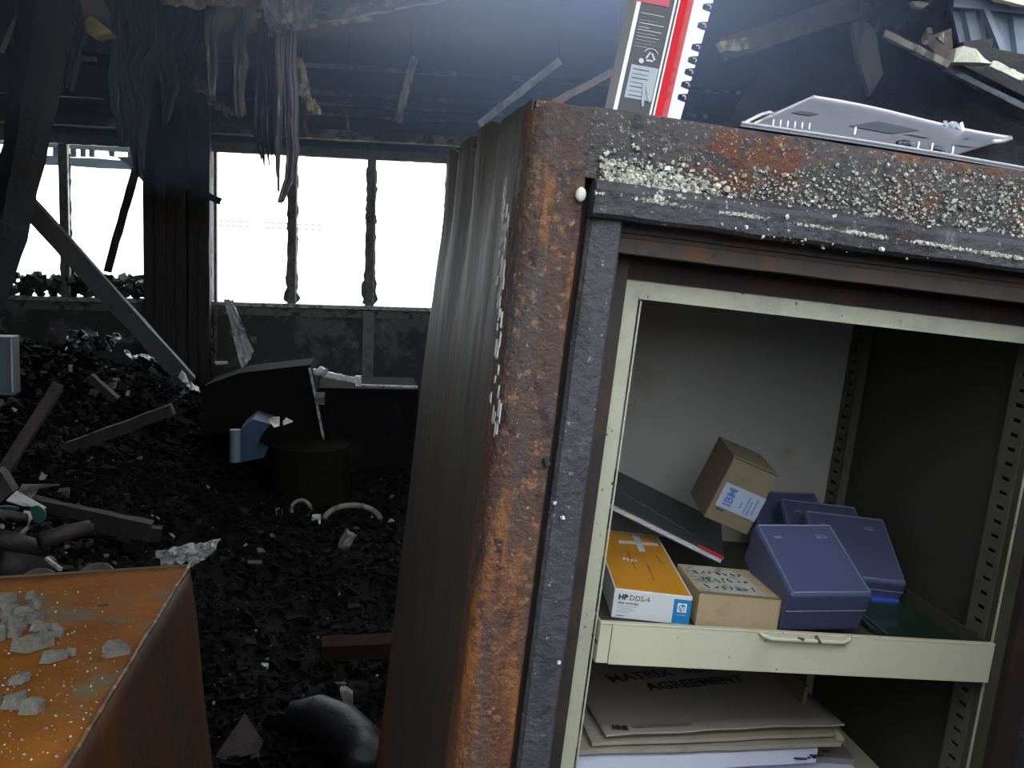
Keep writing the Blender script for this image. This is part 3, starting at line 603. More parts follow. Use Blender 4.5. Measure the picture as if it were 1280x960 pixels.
lying('pale_lump', 434, 684, .045, .05, .08, 'plate', 'pale lump on the rubble under the arched hose', 'lump', .3, .4)
lying('plaster_lump', 395, 652, .04, .05, .03, 'ash_paper', 'small bright plaster lump between the coil and the arched hose', 'lump')
lying('plaster_lump', 118, 660, .05, .05, .05, 'ash_paper', 'whitish plaster lump left of centre behind the rusty cabinet', 'lump')
lying('plaster_lump', 330, 838, .028, .03, .02, 'ash_paper', 'tiny bright plaster lump alone on the black floor', 'lump')
r = on_floor(440, 850); tag(plank('charred_red_timber', r+Vector((-.10, .02, .10)), r+Vector((.25, .06, .09)), .05, .09, 'dark_red', 'dark red charred timber poking out from behind the safe at floor level', 'timber', .06, 6))
lump('rag', [(425, 862), (432, 864), (441, 870), (441, 880), (438, 890), (441, 903), (434, 904), (431, 888), (428, 872)], on_floor(434, 904).y, .03, 'plate', 'grey rag hanging under the dark red timber', 'rag')
pts = [on_floor(x, y)+Vector((0, 0, .06)) for x, y in ((362, 925), (395, 925), (425, 940), (450, 962), (458, 990))]
bm = NB(); tube(bm, pts, [.05, .07, .075, .07, .06], 14); tag(obj('black_pipe', bm, 'rubber', smooth=True), 'thick glossy black pipe bending on the floor near the safe', 'pipe')
pts = [on_floor(x, y)+Vector((0, 0, .03)) for x, y in ((425, 925), (470, 945))]
bm = NB(); tube(bm, pts, .010, 8); tag(obj('thin_rod', bm, 'plate'), 'thin grey rod behind the thick black pipe', 'rod')
r = on_floor(295, 950); bm = NB(); prism(bm, [r+Vector((-.06, -.02, .0)), r+Vector((.06, .0, .02)), r+Vector((.0, .1, .055))], Vector((.01, .02, .02)))
tag(obj('slate_piece', bm, 'brown_pipe'), 'triangular dark slab between the rusty cabinet and the black pipe', 'slab')
# left heap behind the rusty cabinet
def sheet(name, pix, Y, m, label, cat='paper', th=.004):
    """a stiff sheet lying loosely: pixel + own distance per corner"""
    bm = NB(); pts = [W(x, y, Y+dy) for x, y, dy in pix]; prism(bm, pts, Vector((0, .0, -th))); return tag(obj(name, bm, m), label, cat)
sheet('paper_sheet', [(8, 625, 0), (21, 613, .1), (58, 634, .08), (28, 631, 0)], 3.3, 'ash_paper', 'cream paper sheet folded over the green lids', 'paper')
sheet('paper_sheet', [(20, 616, .2), (28, 605, .25), (75, 605, .3), (48, 610, .25), (42, 622, .2)], 3.4, 'plate', 'greyer paper sheet just behind the cream one', 'paper')
for x, y, w_, h_, lb in ((8, 636, 14, 4, 'teal lid half hidden at the left edge'), (47, 643, 9, 12, 'round teal lid under the cream paper')):
    c = W(x, y, 3.3); bm = NB(); rr = w_*3.3/1250
    for k in (0, ):
        vs = [c+Vector((rr*math.cos(a), -.01*math.sin(a), (h_*3.3/1250)*math.sin(a))) for a in [i*math.pi/12 for i in range(24)]]
        prism(bm, vs, Vector((0, .012, 0)))
    tag(obj('teal_lid', bm, 'teal'), lb, 'lid')
bm = NB(); tube(bm, [W(30, 640, 3.2), W(36, 641, 3.2), W(38, 648, 3.2), W(34, 660, 3.2), (W(20, 673, 3.2))], .006, 8); tag(obj('wire_loop', bm, 'ash_paper', smooth=True), 'whitish cable looping down beside the round teal lid', 'cable')
bm = NB(); tube(bm, [W(-5, 641, 3.2), W(34, 646, 3.2)], .012, 10); tag(obj('grey_tube', bm, 'plate'), 'grey tube under the teal lids', 'tube')
for k, (a, b, rr, lb) in enumerate((((-5, 672), (55, 690), .03, 'thick brown pipe at the left edge under the cable'), ((50, 676), (112, 660), .026, 'brown pipe pointing to the whitish plaster lump'), ((-5, 705), (60, 715), .05, 'fat brown pipe right behind the rusty cabinet top edge'))):
    bm = NB(); tube(bm, [W(*a, 3.1), W((a[0]+b[0])/2, (a[1]+b[1])/2-1, 3.15), W(*b, 3.2)], rr, 12); tag(obj('brown_pipe', bm, 'brown_pipe', smooth=True), lb, 'pipe')
def bowl(px, py, rad, Y, m, label):
    c = W(px, py, Y); bm = NB(); n = 28
    prof = [(rad*.7, -.03), (rad, .015), (rad*.93, .018), (rad*.66, -.022)]
    rg = [[bm.verts.new(c+Vector((q*math.cos(2*math.pi*k/n), q*math.sin(2*math.pi*k/n), z))) for k in range(n)] for q, z in prof]
    for i in range(4):
        for k in range(n):
            bm.faces.new((rg[i][k], rg[i][(k+1) % n], rg[(i+1) % 4][(k+1) % n], rg[(i+1) % 4][k]))
    bmesh.ops.rotate(bm, verts=bm.verts, cent=c, matrix=Matrix.Rotation(D(38), 3, 'X')); bm.faces.new([v for v in rg[3]])
    return tag(obj('burnt_bowl', bm, m, smooth=False), label, 'bowl')
bowl(121, 727, .055, 2.9, 'plate', 'round grey bowl on edge behind the rusty cabinet')
bowl(48, 735, .055, 2.8, 'plate', 'whitish bowl peeping over the rusty cabinet')
bm = NB(); bar(bm, W(58, 698, 2.9), W(76, 712, 2.85), .009, .01, .1, 5); tag(obj('white_stick', bm, 'ash_paper'), 'short white stick between the two bowls', 'stick')
crumple('crumpled_paper', [(232, 684), (276, 673), (266, 692), (238, 708)], 2.9, 'ash_paper', 'crumpled white paper at the back corner of the rusty cabinet', 'paper', 10, 10, .03, px=.5)
crumple('crumpled_paper', [(192, 688), (242, 680), (240, 703), (202, 706)], 2.95, 'ash_paper', 'flatter grey paper left of the crumpled white one', 'paper', 10, 10, .03, px=.5)

# ================================================================== rusty cabinet in the left foreground, chips of masonry on it
ZT = .86
pc = WZ(237, 707, ZT); pb = WZ(0, 722, ZT); pf = WZ(82, 960, ZT)
ux = (pb-pc).normalized(); uy = (pf-pc).normalized()
r = thing('rusty_cabinet', 'low rusty orange steel cabinet in the left foreground, strewn with stone chips', 'cabinet', pc+ux*.4+uy*.4-Vector((0, 0, ZT)))
def cab(u, v, z, fl=0): 
    return pc+ux*u+uy*v+Vector((0, 0, z-ZT))
def cabsheet(bm, f, nu, nv): grid_sheet(bm, f, nu, nv, .004)
LV = 1.25; LU = 1.3
bm = NB(); cabsheet(bm, lambda a, b: cab(LU*a, LV*b, ZT-.004*math.sin(3.14*a)*math.sin(3.14*b)+.0015*bnoise((a*6, b*6, 0))), 24, 24); obj('top_panel', bm, 'orange_rust', r, smooth=True)
botc = W(263, 960, (pc.y-.02)); sl = (botc-pc)/(pc.z-botc.z)
bm = NB()
def side(a, b):
    z = ZT*b; p = cab(0, LV*a, ZT-z)+sl.normalized()*0; q = cab(0, LV*a, ZT)+Vector((sl.x, sl.y*.0, -1))*z
    q += Vector((.006*bnoise((a*4, b*4, 3)), 0, 0)); return q
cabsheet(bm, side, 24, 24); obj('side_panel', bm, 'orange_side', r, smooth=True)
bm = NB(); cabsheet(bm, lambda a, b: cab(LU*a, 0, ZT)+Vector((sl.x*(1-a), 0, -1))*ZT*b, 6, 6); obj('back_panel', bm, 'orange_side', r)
bm = NB(); tube(bm, [cab(0, LV*i/40, ZT+.001)+Vector((.0015*bnoise((i*.4, 0, 0)), 0, .001*bnoise((i*.5, 4, 0)))) for i in range(41)], .0035, 8)
tag(obj('edge_bead', bm, mat('bead', (.20, .10, .05), [(60, U, .55, .65, (.5, .38, .26)), (30, U, .5, .6, (.09, .05, .03))], rough=.5), r, smooth=True), 'folded top edge with pale scratches')
bm = NB(); tube(bm, [cab(LU*i/20, 0, ZT) for i in range(21)], .003, 8); tag(obj('rear_edge', bm, mat('vgr', (.07, .075, .05), [(12, U, .5, .6, (.12, .06, .02))], rough=.6), r), 'greenish rear edge')
q = WZ(130, 757, ZT); bm = NB(); chunk(bm, q+Vector((0, 0, .001)), .014, .006, .001, .3, Matrix.Identity(3)); obj('hole', bm, 'ink', r)
chips = [  # px, py, length px, height px, angle, label
 (38, 745, 15, 8, 20, 'small stone chip farthest back on the rusty cabinet'),
 (43, 757, 20, 8, 10, 'small dark chip just in front of the farthest one'),
 (5, 750, 22, 10, 20, 'chip at the very left edge, at the back of the pile'),
 (8, 766, 26, 12, 30, 'bluish grey chip at the left edge in the pile'),
 (28, 766, 24, 8, 5, 'flat greenish chip near the top of the pile'),
 (34, 773, 44, 9, 14, 'long slim chip lying across the pile'),
 (12, 779, 24, 9, 0, 'pale chip under the long slim one'),
 (26, 783, 18, 13, 60, 'blocky upright chip in the middle of the pile'),
 (50, 784, 28, 8, -3, 'flat white-topped chip right of the pile'),
 (71, 791, 15, 11, 10, 'cube-like chip right of the white-topped one'),
 (16, 792, 16, 10, 15, 'chip with a whitish green face, front of the pile'),
 (3, 790, 16, 22, 80, 'tall bluish chip cut by the left edge'),
 (38, 806, 52, 13, 12, 'largest long flat chip in front of the pile'),
 (64, 821, 32, 13, 12, 'thick dark-sided chip right of the largest one'),
 (87, 816, 17, 8, -5, 'small chip touching the thick dark-sided one'),
 (143, 814, 36, 11, 14, 'lone chip lying near the folded edge'),
 (22, 851, 22, 8, 25, 'lone slanting chip below the largest one'),
 (16, 879, 34, 12, 0, 'thick chip at the left, nearest the bottom'),
 (41, 886, 27, 12, 18, 'chip leaning against the thick one near the bottom')]
for px, py, ln, hh, an, lb in chips:
    q = WZ(px, py+hh*.4, ZT); dist = (q-CAM).length; l_ = ln*dist/1250; h_ = hh*dist/1250*1.15
    bm = NB(); n = 5+int(px) % 2; rr = random.Random(int(px*7+py)); pts = []
    for k in range(n):
        a = 2*math.pi*k/n+rr.uniform(-.4, .4); s = rr.uniform(.75, 1.15); pts.append(Vector((l_/2*math.cos(a)*s, l_*.30*math.sin(a)*s, 0)))
    R_ = Matrix.Rotation(D(-9+an*1.4), 3, 'Z')
    lo = [q+R_ @ p+Vector((0, 0, .0005)) for p in pts]; up = [q+R_ @ (p*rr.uniform(.8, 1.0))+Vector((.002, .002, h_*rr.uniform(.55, 1.2))) for p in pts]
    a = [bm.verts.new(v) for v in lo]; b = [bm.verts.new(v) for v in up]; bm.faces.new(a); bm.faces.new(b[::-1])
    for k in range(n): bm.faces.new((a[k], a[(k+1) % n], b[(k+1) % n], b[k]))
    bmesh.ops.triangulate(bm, faces=[f for f in bm.faces if len(f.verts) > 4])
    tag(obj('stone_chip', bm, 'stone'), lb, 'stone chip', 'stone chips on the rusty cabinet')
bm = NB()
for k in range(300):
    px = rnd.uniform(0, 165); py = rnd.uniform(735, 955)
    if px > 80+(955-py)*.62: continue
    q = WZ(px, py, ZT); s = .0006+.0014*rnd.random()**2; chunk(bm, q+Vector((0, 0, s*.4)), s*1.5, s, s)
tag(obj('stone_crumbs', bm, 'verm'), 'fine pale crumbs scattered over the rusty cabinet top', 'crumbs', kind='stuff')

# ================================================================== THE SAFE (safe frame; S puts it in the room, leaning a little to the right)
ZB = -1.43; XO = -.122; XR_ = .522; YF = -.07; YK = .60; ZTOP = .1444; WD = .40; FB = .0156; YI = .365
SB = S @ Matrix.Translation(((XO+XR_)/2, .26, ZB))
safe = thing('data_safe', 'large rusted fireproof safe standing open in the right foreground, leaning right', 'safe', None, mx=SB)
def sobj(name, bm, m, parent=safe, smooth=False, label=None, kind=None):
    return tag(obj(name, bm, m, parent, smooth=smooth, mx=S), label, kind=kind)
# left outer side, buckled by the heat towards the top back
def sidef(u, v):
    z = ZB+(ZTOP-ZB)*v; y = YF+.015+(YK+.10*max(0, min(1, -z/.8))-YF-.015)*u
    k = max(0, min(1, (z+.16)/.30))**1.6; kb = max(0, min(1, (y-.03)/.2))
    x = XO + .0012 + k*kb*.0065*math.sin(y*44+z*7+2.2*bnoise((y*3, z*3, 0))) + .004*bnoise((y*5, z*3, 4))*kb + .0012*bnoise((y*30, z*8, 9))
    zz = z + (k**4)*kb*(.006*math.sin(y*34+2)+.004*bnoise((y*20, 1, 1)))*(1 if v > .9 else 0)
    return Vector((x, y, zz))
bm = NB(); grid_sheet(bm, sidef, 70, 110, .0008); sobj('side_panel', bm, 'side', smooth=True, label='grey-brown buckled side sheet')
# left stile: rounded corner, face
def prof_z(bm, prof, z0, z1, nz=60, wob=.0006):
    rings = []
    for j in range(nz+1):
        z = z0+(z1-z0)*j/nz
        rings.append([bm.verts.new(Vector((x+wob*bnoise((x*40, z*14, 1)), y+wob*2*bnoise((x*60, z*22, 5)), z))) for x, y in prof])
    n = len(prof)
    for j in range(nz):
        for i in range(n): bm.faces.new((rings[j][i], rings[j][(i+1) % n], rings[j+1][(i+1) % n], rings[j+1][i]))
    bm.faces.new(rings[0]); bm.faces.new(rings[-1][::-1])
arc = [(XO+.016-.016*math.cos(t), YF+.016-.016*math.sin(t)) for t in [i*math.pi/2/6 for i in range(7)]]
bm = NB(); prof_z(bm, arc+[(-.098, YF), (-.086, YF-.001), (-.0765, YF), (-.0745, YF+.004), (-.0745, -.02), (XO, -.02)], ZB, ZTOP-.0005)
for v in bm.verts:
    if v.co.z > ZTOP-.03: v.co.z -= max(0, (XO+.014-v.co.x))*.6+max(0, YF+.006-v.co.y)*.5*(1 if v.co.z > ZTOP-.006 else 0)
sobj('front_stile', bm, 'rust_face', label='rust-orange front stile')
bm = NB(); prof_z(bm, [(-.0745, YF+.016), (-.068, YF+.016), (-.068, -.02), (-.0745, -.02)], ZB, .079, 20, 0); sobj('door_groove', bm, 'groove')
bm = NB(); prof_z(bm, [(-.069, YF+.006), (-.066, YF+.002), (-.055, YF), (-.043, YF+.001), (-.0405, YF+.005), (-.0405, 0), (-.069, 0)], ZB, .080); sobj('inner_stile', bm, 'band', label='sooty dark inner stile')
bm = NB(); box(bm, -.0405, -.0155, -.012, 0, ZB, .0355); sobj('jamb', bm, 'soffit')
# right side
bm = NB(); box(bm, XR_-.004, XR_, YF+.01, YK, ZB, ZTOP); sobj('side_panel', bm, 'side')
bm = NB(); prof_z(bm, [(XR_, YF+.01), (XR_-.01, YF), (.474, YF), (.474, -.02), (XR_, -.02)], ZB, ZTOP-.012, 20); sobj('front_stile', bm, 'rust_face')
bm = NB(); prof_z(bm, [(.470, YF+.002), (.4405, YF), (.4405, 0), (.470, 0)], ZB, .080, 20); sobj('inner_stile', bm, 'band')
bm = NB(); box(bm, .4156, .4405, -.012, 0, ZB, .0355); sobj('jamb', bm, 'soffit')
# the safe's own thick door, swung open to the right (mostly outside the view, it shades the right of the safe)
DM = Matrix.Translation((.475, YF-.02, 0)) @ Matrix.Rotation(D(-(180-63)), 4, 'Z')
bm = NB(); box(bm, 0, .56, -.02, .10, ZB+.03, .07, DM, bev=.006); dr = sobj('door', bm, 'band')
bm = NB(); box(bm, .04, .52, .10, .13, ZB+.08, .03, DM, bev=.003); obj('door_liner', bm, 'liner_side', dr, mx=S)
# lintel (profile in y,z swept along x)
def prof_x(bm, prof, x0, x1, nx=90, wob=.0008):
    rings = []
    for j in range(nx+1):
        x = x0+(x1-x0)*j/nx
        rings.append([bm.verts.new(Vector((x, y+wob*2*bnoise((x*30, z*60, 1)), z+wob*bnoise((x*22, z*50, 5))))) for y, z in prof])
    n = len(prof)
    for j in range(nx):
        for i in range(n): bm.faces.new((rings[j][i], rings[j][(i+1) % n], rings[j+1][(i+1) % n], rings[j+1][i]))
    bm.faces.new(rings[0]); bm.faces.new(rings[-1][::-1])
bm = NB(); prof_x(bm, [(-.02, ZTOP), (YF+.010, ZTOP), (YF+.003, ZTOP-.003), (YF, ZTOP-.010), (YF-.001, .12), (YF, .100), (YF+.001, .090), (-.02, .090)], -.0765, XR_-.016, 120); sobj('lintel', bm, 'rust_lintel', label='rusty crusted lintel')
bm = NB(); prof_x(bm, [(YF+.002, .092), (YF-.010, .086), (YF-.012, .082), (YF-.010, .064), (YF-.006, .061), (-.03, .061), (-.03, .092)], -.069, .470, 120, .0012); sobj('lintel_lip', bm, 'band', label='sooty blue-grey lip under the lintel')
bm = NB(); prof_x(bm, [(-.045, .064), (-.045, .053), (-.041, .0525), (-.041, .049), (-.044, .0485), (-.044, .0365), (-.040, .0355), (0, .0355), (0, .064)], -.0405, .4405, 60, .0003); sobj('lintel_rebate', bm, 'strip', label='dark brown rebate strip')
bm = NB(); box(bm, -.0405, .4405, -.004, 0, FB, .0365); sobj('rebate_back', bm, 'groove')
bm = NB(); box(bm, XO+.003, XR_-.003, YF+.012, YK, ZTOP-.006, ZTOP-.001); sobj('top_panel', bm, 'rust_lintel')
bm = NB(); box(bm, XO+.003, XR_-.003, YK-.004, YK, ZB, ZTOP-.002); sobj('back_panel', bm, 'side')
q = L(726, 243, 1, YF-.004); bm = NB(); bmesh.ops.create_uvsphere(bm, u_segments=12, v_segments=8, radius=.0052, matrix=Matrix.Translation(q) @ Matrix.Diagonal((.8, .7, 1.1, 1))); sobj('bolt', bm, 'white_foam', smooth=True, label='pale round bolt at the corner of the groove')
q = L(683, 578, 1, YF-.002); bm = NB(); chunk(bm, q, .007, .003, .005); sobj('rust_flake', bm, 'beam')
for px, py, s in ((693.5, 629, .0022), (703, 647, .0028), (699, 828, .0025), (1102, 312, .0032), (933, 284, .0022), (984, 271, .003)):
    bm = NB(); chunk(bm, L(px, py, 1, YF-.003 if px < 720 else YF-.013), s, s*.8, s); sobj('plaster_fleck', bm, 'white_card')
# crust of vermiculite lodged on the lintel
bm = NB(); rr = random.Random(5)
def crust(px, py, s, y): chunk(bm, L(px, py, 1, y), s*rr.uniform(.7, 1.4), s*.8, s*rr.uniform(.6, 1.1), .55)
rnd_old = rnd; rnd = random.Random(11)
for k in range(11000):
    t = rr.random(); px = 745+535*t; base = 243+ (px-745)*.155
    t2 = rr.random()
    if t2 < .5:                                                     # line just above the lip
        py = base - abs(rr.gauss(0, 6)) - 1; s = rr.uniform(.0007, .0024)
    elif t2 < .8:                                                   # thick cluster at the left
        px = rr.gauss(812, 46); 
        if px < 750 or px > 985: continue
        py = 243+(px-745)*.155-2-abs(rr.gauss(0, 19))*(1 if px < 900 else .6); s = .0009+.0026*rr.random()**1.8
    else:                                                           # sparse over the right half of the face
        px = rr.uniform(880, 1290); py = base-rr.uniform(0, 60)*(.5+.5*(px-880)/400); s = .0006+.0019*rr.random()**2
    if py < 160+(px-745)*.115 or py > 262+(px-745)*.17: continue
    crust(px, py, s, YF-.001-rr.random()*.002-(.008 if py > base-4 else 0))
rnd = rnd_old
sobj('vermiculite_crust', bm, 'verm', label='pale crumbly insulation crusted along the lintel', kind='stuff')
# peeling pale paint on the side sheet, near the front corner
bm = NB()
for k in range(60):
    py = rnd.uniform(225, 400) if k < 45 else rnd.uniform(400, 560); px = 631-(py-240)*.045+rnd.gauss(0, 2.6 if py > 270 else 1.5)
    q = L(px, py, 0, XO-.004); ln = rnd.uniform(.004, .014); chunk(bm, q, .001, .0035, ln, .4, Matrix.Identity(3))
sobj('paint_flake', bm, 'ash_paper', label='thin white curls of peeling paint', kind='stuff')
# cream frame and liner
bm = NB(); bv = .0012
box(bm, -FB, 0, -.001, .010, ZB+.03, FB); box(bm, 0, WD+FB, -.001, .010, 0, FB); sobj('cream_frame', bm, 'cream_frame')
bm = NB(); box(bm, WD, WD+FB, -.001, .010, ZB+.03, 0); sobj('frame_post', bm, mat('sooty_cream', (.07, .068, .05), [(20, (1, 1, .3), .5, .65, (.04, .036, .026))], rough=.6), label='darker right post of the frame')  # right post in a darker tone than the rest of the frame
bm = NB(); box(bm, WD-.0008, WD+.001, -.0018, .0, ZB+.03, -.0005); sobj('frame_edge', bm, 'cream_frame')  # pale strip paints the highlight along the right post
bm = NB(); box(bm, .0015, .003, -.002, .0, ZB+.03, -.002); box(bm, .0, WD, -.0022, 0, -.0005, .0008); sobj('frame_edge', bm, 'cream_frame')
bm = NB(); box(bm, -.014, WD+.014, YI, YI+.003, ZB+.03, .012); sobj('liner_back', bm, 'liner')
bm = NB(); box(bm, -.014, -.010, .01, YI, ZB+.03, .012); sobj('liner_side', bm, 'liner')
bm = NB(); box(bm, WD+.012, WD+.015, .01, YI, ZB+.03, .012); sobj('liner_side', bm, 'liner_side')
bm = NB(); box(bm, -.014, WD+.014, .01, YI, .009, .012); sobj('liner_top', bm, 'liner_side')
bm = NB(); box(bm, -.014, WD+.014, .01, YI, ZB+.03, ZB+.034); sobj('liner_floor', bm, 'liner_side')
def slotted(y0, y1, x, name, flange):
    bm = NB(); p = .0145; z = -.9
    w1 = (y1-y0)
    box(bm, x, x+.0015, y0, y0+w1*.28, -1.2, .009); box(bm, x, x+.0015, y1-w1*.25, y1, -1.2, .009)
    while z < 0:
        box(bm, x, x+.0015, y0+w1*.27, y1-w1*.24, z, z+p-.0038); z += p
    if flange: box(bm, x, WD+.012, y0, y0+.0015, -1.2, .009)
    o = sobj(name, bm, 'strip_paint')
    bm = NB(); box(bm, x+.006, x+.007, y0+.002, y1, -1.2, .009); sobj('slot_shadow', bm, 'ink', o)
slotted(.334, .364, WD, 'slotted_strip', True)
slotted(.010, .036, WD-.001, 'slotted_strip', False)
bm = NB(); box(bm, WD-.001, WD+.001, .036, .040, -1.2, .009); sobj('strip_edge', bm, 'strip_paint')

# pull-out tray
zt, zb2 = -.2897, -.3288
tray = thing('pull_out_tray', 'cream steel pull-out tray across the open safe, holding the boxes', 'tray', None, mx=S @ Matrix.Translation((.2, .15, -.312)))
TX0, TX1 = .0035, .3975
bm = NB(); box(bm, TX0+.012, TX1, -.010, -.008, zb2, zt, bev=.0008); obj('front_panel', bm, 'cream', tray, mx=S)
bm = NB(); box(bm, TX0+.0005, TX0+.0115, -.0098, -.0078, zb2+.001, zt, bev=.0008); box(bm, TX0+.0005, TX0+.002, -.009, .03, zb2+.001, zt); obj('front_return', bm, 'cream', tray, mx=S)
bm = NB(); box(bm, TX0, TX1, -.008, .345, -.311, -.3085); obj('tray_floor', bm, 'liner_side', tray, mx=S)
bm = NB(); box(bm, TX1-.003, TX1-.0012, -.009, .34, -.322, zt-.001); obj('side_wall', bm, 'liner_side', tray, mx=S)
bm = NB(); box(bm, TX0+.002, TX0+.0035, -.005, .34, -.322, zt-.004); obj('side_wall', bm, 'cream', tray, mx=S)
bm = NB(); box(bm, TX0, TX1, -.0105, -.0045, zt-.0012, zt+.0006, bev=.0005); obj('top_edge', bm, 'cream', tray, mx=S)
a = L(949, 795, 1, -.011); b = L(1062, 800, 1, -.011); bm = NB()
pts = [Vector((a.x, -.010, zt)), Vector((a.x+.003, -.013, zt-.0025)), Vector((a.x+.010, -.0145, zt-.0045)), Vector((b.x-.008, -.0145, zt-.0045)), Vector((b.x-.002, -.013, zt-.002)), Vector((b.x, -.010, zt))]
tube(bm, pts, .0022, 10); h = obj('finger_lip', bm, 'cream', tray, smooth=True, mx=S)
for px in (1000, 1022):
    q = L(px, 800, 1, -.0145); bm = NB(); chunk(bm, (q.x, -.0155, zt-.003), .006 if px < 1010 else .008, .002, .003); obj('chipped_paint', bm, 'metal_dark', h, mx=S)

# ------------------------------------------------------------------ things in the tray
def pose(rx, ry, rz, x, y, z): return S @ Matrix.Translation((x, y, z)) @ Matrix.Rotation(rz, 4, 'Z') @ Matrix.Rotation(ry, 4, 'Y') @ Matrix.Rotation(rx, 4, 'X')
FACE_F = Matrix.Rotation(math.pi/2, 4, 'X')      # text upright on a front (-y) face
# yellow tape box
P = pose(-.0019, 0, -.1436, .0322, .0518, -.3076); w_, d_, h_ = .0755, .207, .0286
t = thing('tape_box', 'yellow and white tape carton with a blue square at the left of the tray', 'box', None, mx=P)
bm = NB(); box(bm, 0, w_, 0, d_, 0, h_, bev=.0006); obj('carton', bm, 'box_white', t, mx=P)
bm = NB(); box(bm, .0015, w_-.0022, .0018, d_-.006, h_, h_+.0003); obj('yellow_top', bm, 'yellow_card', t, mx=P)
bm = NB(); box(bm, w_-.0172, w_-.0002, -.0004, 0, .0012, h_-.0035); o = obj('blue_panel', bm, 'blue_card', t, mx=P)
bm = NB(); box(bm, w_-.0135, w_-.0045, -.0007, -.0004, .0125, .0215, bev=.0001); obj('logo_plate', bm, 'white_card', o, mx=P)
bm = NB(); bmesh.ops.create_cone(bm, cap_ends=True, segments=28, radius1=.0036, radius2=.0036, depth=.0003, matrix=Matrix.Translation((w_-.009, -.0009, .017)) @ FACE_F); obj('logo_disc', bm, 'blue_card', o, mx=P)
text('hp', .0068, P @ Matrix.Translation((w_-.0123, -.0012, .0152)) @ FACE_F, 'white_card', 'logo_letters', o, shear=.25, bold=.0001)
text('i n v e n t', .0022, P @ Matrix.Translation((w_-.0133, -.0006, .0092)) @ FACE_F, 'white_card', 'logo_word', o)
text('HP', .0072, P @ Matrix.Translation((.0045, -.0004, .0190)) @ FACE_F, 'ink', 'print', t, bold=.00028)
text('DDS-4', .0072, P @ Matrix.Translation((.0150, -.0004, .0190)) @ FACE_F, 'ink_grey', 'print', t)
text('data cartridge', .0036, P @ Matrix.Translation((.0045, -.0004, .0148)) @ FACE_F, 'ink_grey', 'print', t)
for k, (l_, z) in enumerate(((.019, .0120), (.016, .0100), (.017, .0080), (.012, .0060))):
    bm = NB(); box(bm, .0045, .0045+l_, -.0002, 0, z, z+.0005); obj('fine_print', bm, 'ink_faint', t, mx=P)
bm = NB(); box(bm, .0045, .0125, -.0002, 0, .0022, .0030); obj('blue_print', bm, 'ink_blue', t, mx=P)
# the big white plus and the printed hand on the yellow top: plus near the back
def on_top(px, py): return P.inverted() @ (S @ L(px, py, 2, -.2787))
def quad_top(pix, m, name):
    bm = NB(); pts = [on_top(*q) for q in pix]; prism(bm, [Vector((q.x, q.y, h_+.0003)) for q in pts], Vector((0, 0, .0002))); return obj(name, bm, m, t, mx=P)
quad_top([(790, 668.5), (798.5, 669.5), (807, 689), (799, 689)], 'box_white', 'plus_sign')
quad_top([(773, 675), (822, 679), (823, 682), (774, 678.5)], 'box_white', 'plus_sign')
qa = on_top(776, 697); text('hp', .017, P @ Matrix.Translation((qa.x, qa.y-.008, h_+.0003)), 'box_white', 'printed_letters', t, shear=.2)
for l_ in ([(784, 690), (786, 690), (795, 711), (794, 711)], [(808, 705), (810, 705), (818, 725), (817, 726)], [(819, 694), (821, 694), (828, 704), (827, 705)]): quad_top(l_, 'ink_orange', 'printed_line')
# scribbled cardboard box
P = pose(0, 0, -.0716, .1138, .0421, -.3076); w_, d_, h_ = .0820, .0852, .0339
t = thing('cardboard_box', 'small brown cardboard box with torn scribbled top, beside the yellow tape carton', 'box', None, mx=P)
bm = NB(); box(bm, 0, w_, 0, d_, 0, h_, bev=.0009); obj('carton', bm, 'kraft', t, mx=P)
bm = NB(); rr = random.Random(3)
pts = [(.004, .004), (.02, .003), (.045, .004), (.066, .003), (.068, .015), (.064, .03), (.066, .05), (.060, .062), (.055, .078), (.035, .082), (.02, .080), (.004, .081), (.003, .05), (.004, .02)]
prism(bm, [Vector((x, y, h_)) for x, y in pts], Vector((0, 0, .0003))); obj('torn_label', bm, 'label_old', t, mx=P)
bm = NB(); box(bm, .0, w_, -.0003, .003, h_-.0012, h_+.0002); obj('worn_edge', bm, 'kraft_dark', t, mx=P)
for row in range(3):
    y = .018+row*.022; x = .010
    for k in range(7):
        pts = [Vector((x+rr.uniform(0, .006), y+rr.uniform(-.006, .006), h_+.0006)) for _ in range(4)]
        bm = NB(); tube(bm, pts, .0005, 5); obj('pen_stroke', bm, 'ink', t, mx=P); x += .0075
# second carton on the book: IBM
P = pose(.0842, .2982, -.1082, .1533, .1582, -.2297); w_, d_, h_ = .0523, .0770, .0738
t = thing('cardboard_carton', 'brown cardboard carton with a pale blue label, tilted on the black book', 'box', None, mx=P)
bm = NB(); box(bm, 0, w_, 0, d_, 0, h_-.001, bev=.0008); obj('carton', bm, 'kraft_dark', t, mx=P)
bm = NB(); box(bm, -.0004, w_+.0004, .0015, d_, h_-.0012, h_+.0006, bev=.0003); o = obj('flap', bm, 'kraft_dark', t, mx=P)
bm = NB(); box(bm, .001, w_-.001, .0, .0015, h_-.0018, h_-.0008); obj('flap_gap', bm, 'ink', t, mx=P)
bm = NB(); box(bm, .005, w_+.0002, -.0004, 0, .017, .045); obj('label', bm, 'label_blue', t, mx=P)
RT = FACE_F @ Matrix.Rotation(math.pi/2, 4, 'Z')
text('IBM', .0135, P @ Matrix.Translation((.0205, -.0006, .0205)) @ RT, 'ink_blue', 'label_print', t, bold=.0003)
for x, z0, z1 in ((.030, .024, .031), (.036, .020, .040), (.040, .019, .036), (.045, .022, .041)):
    bm = NB(); box(bm, x, x+.0012, -.0006, -.0004, z0, z1); obj('label_line', bm, 'ink_blue', t, mx=P)
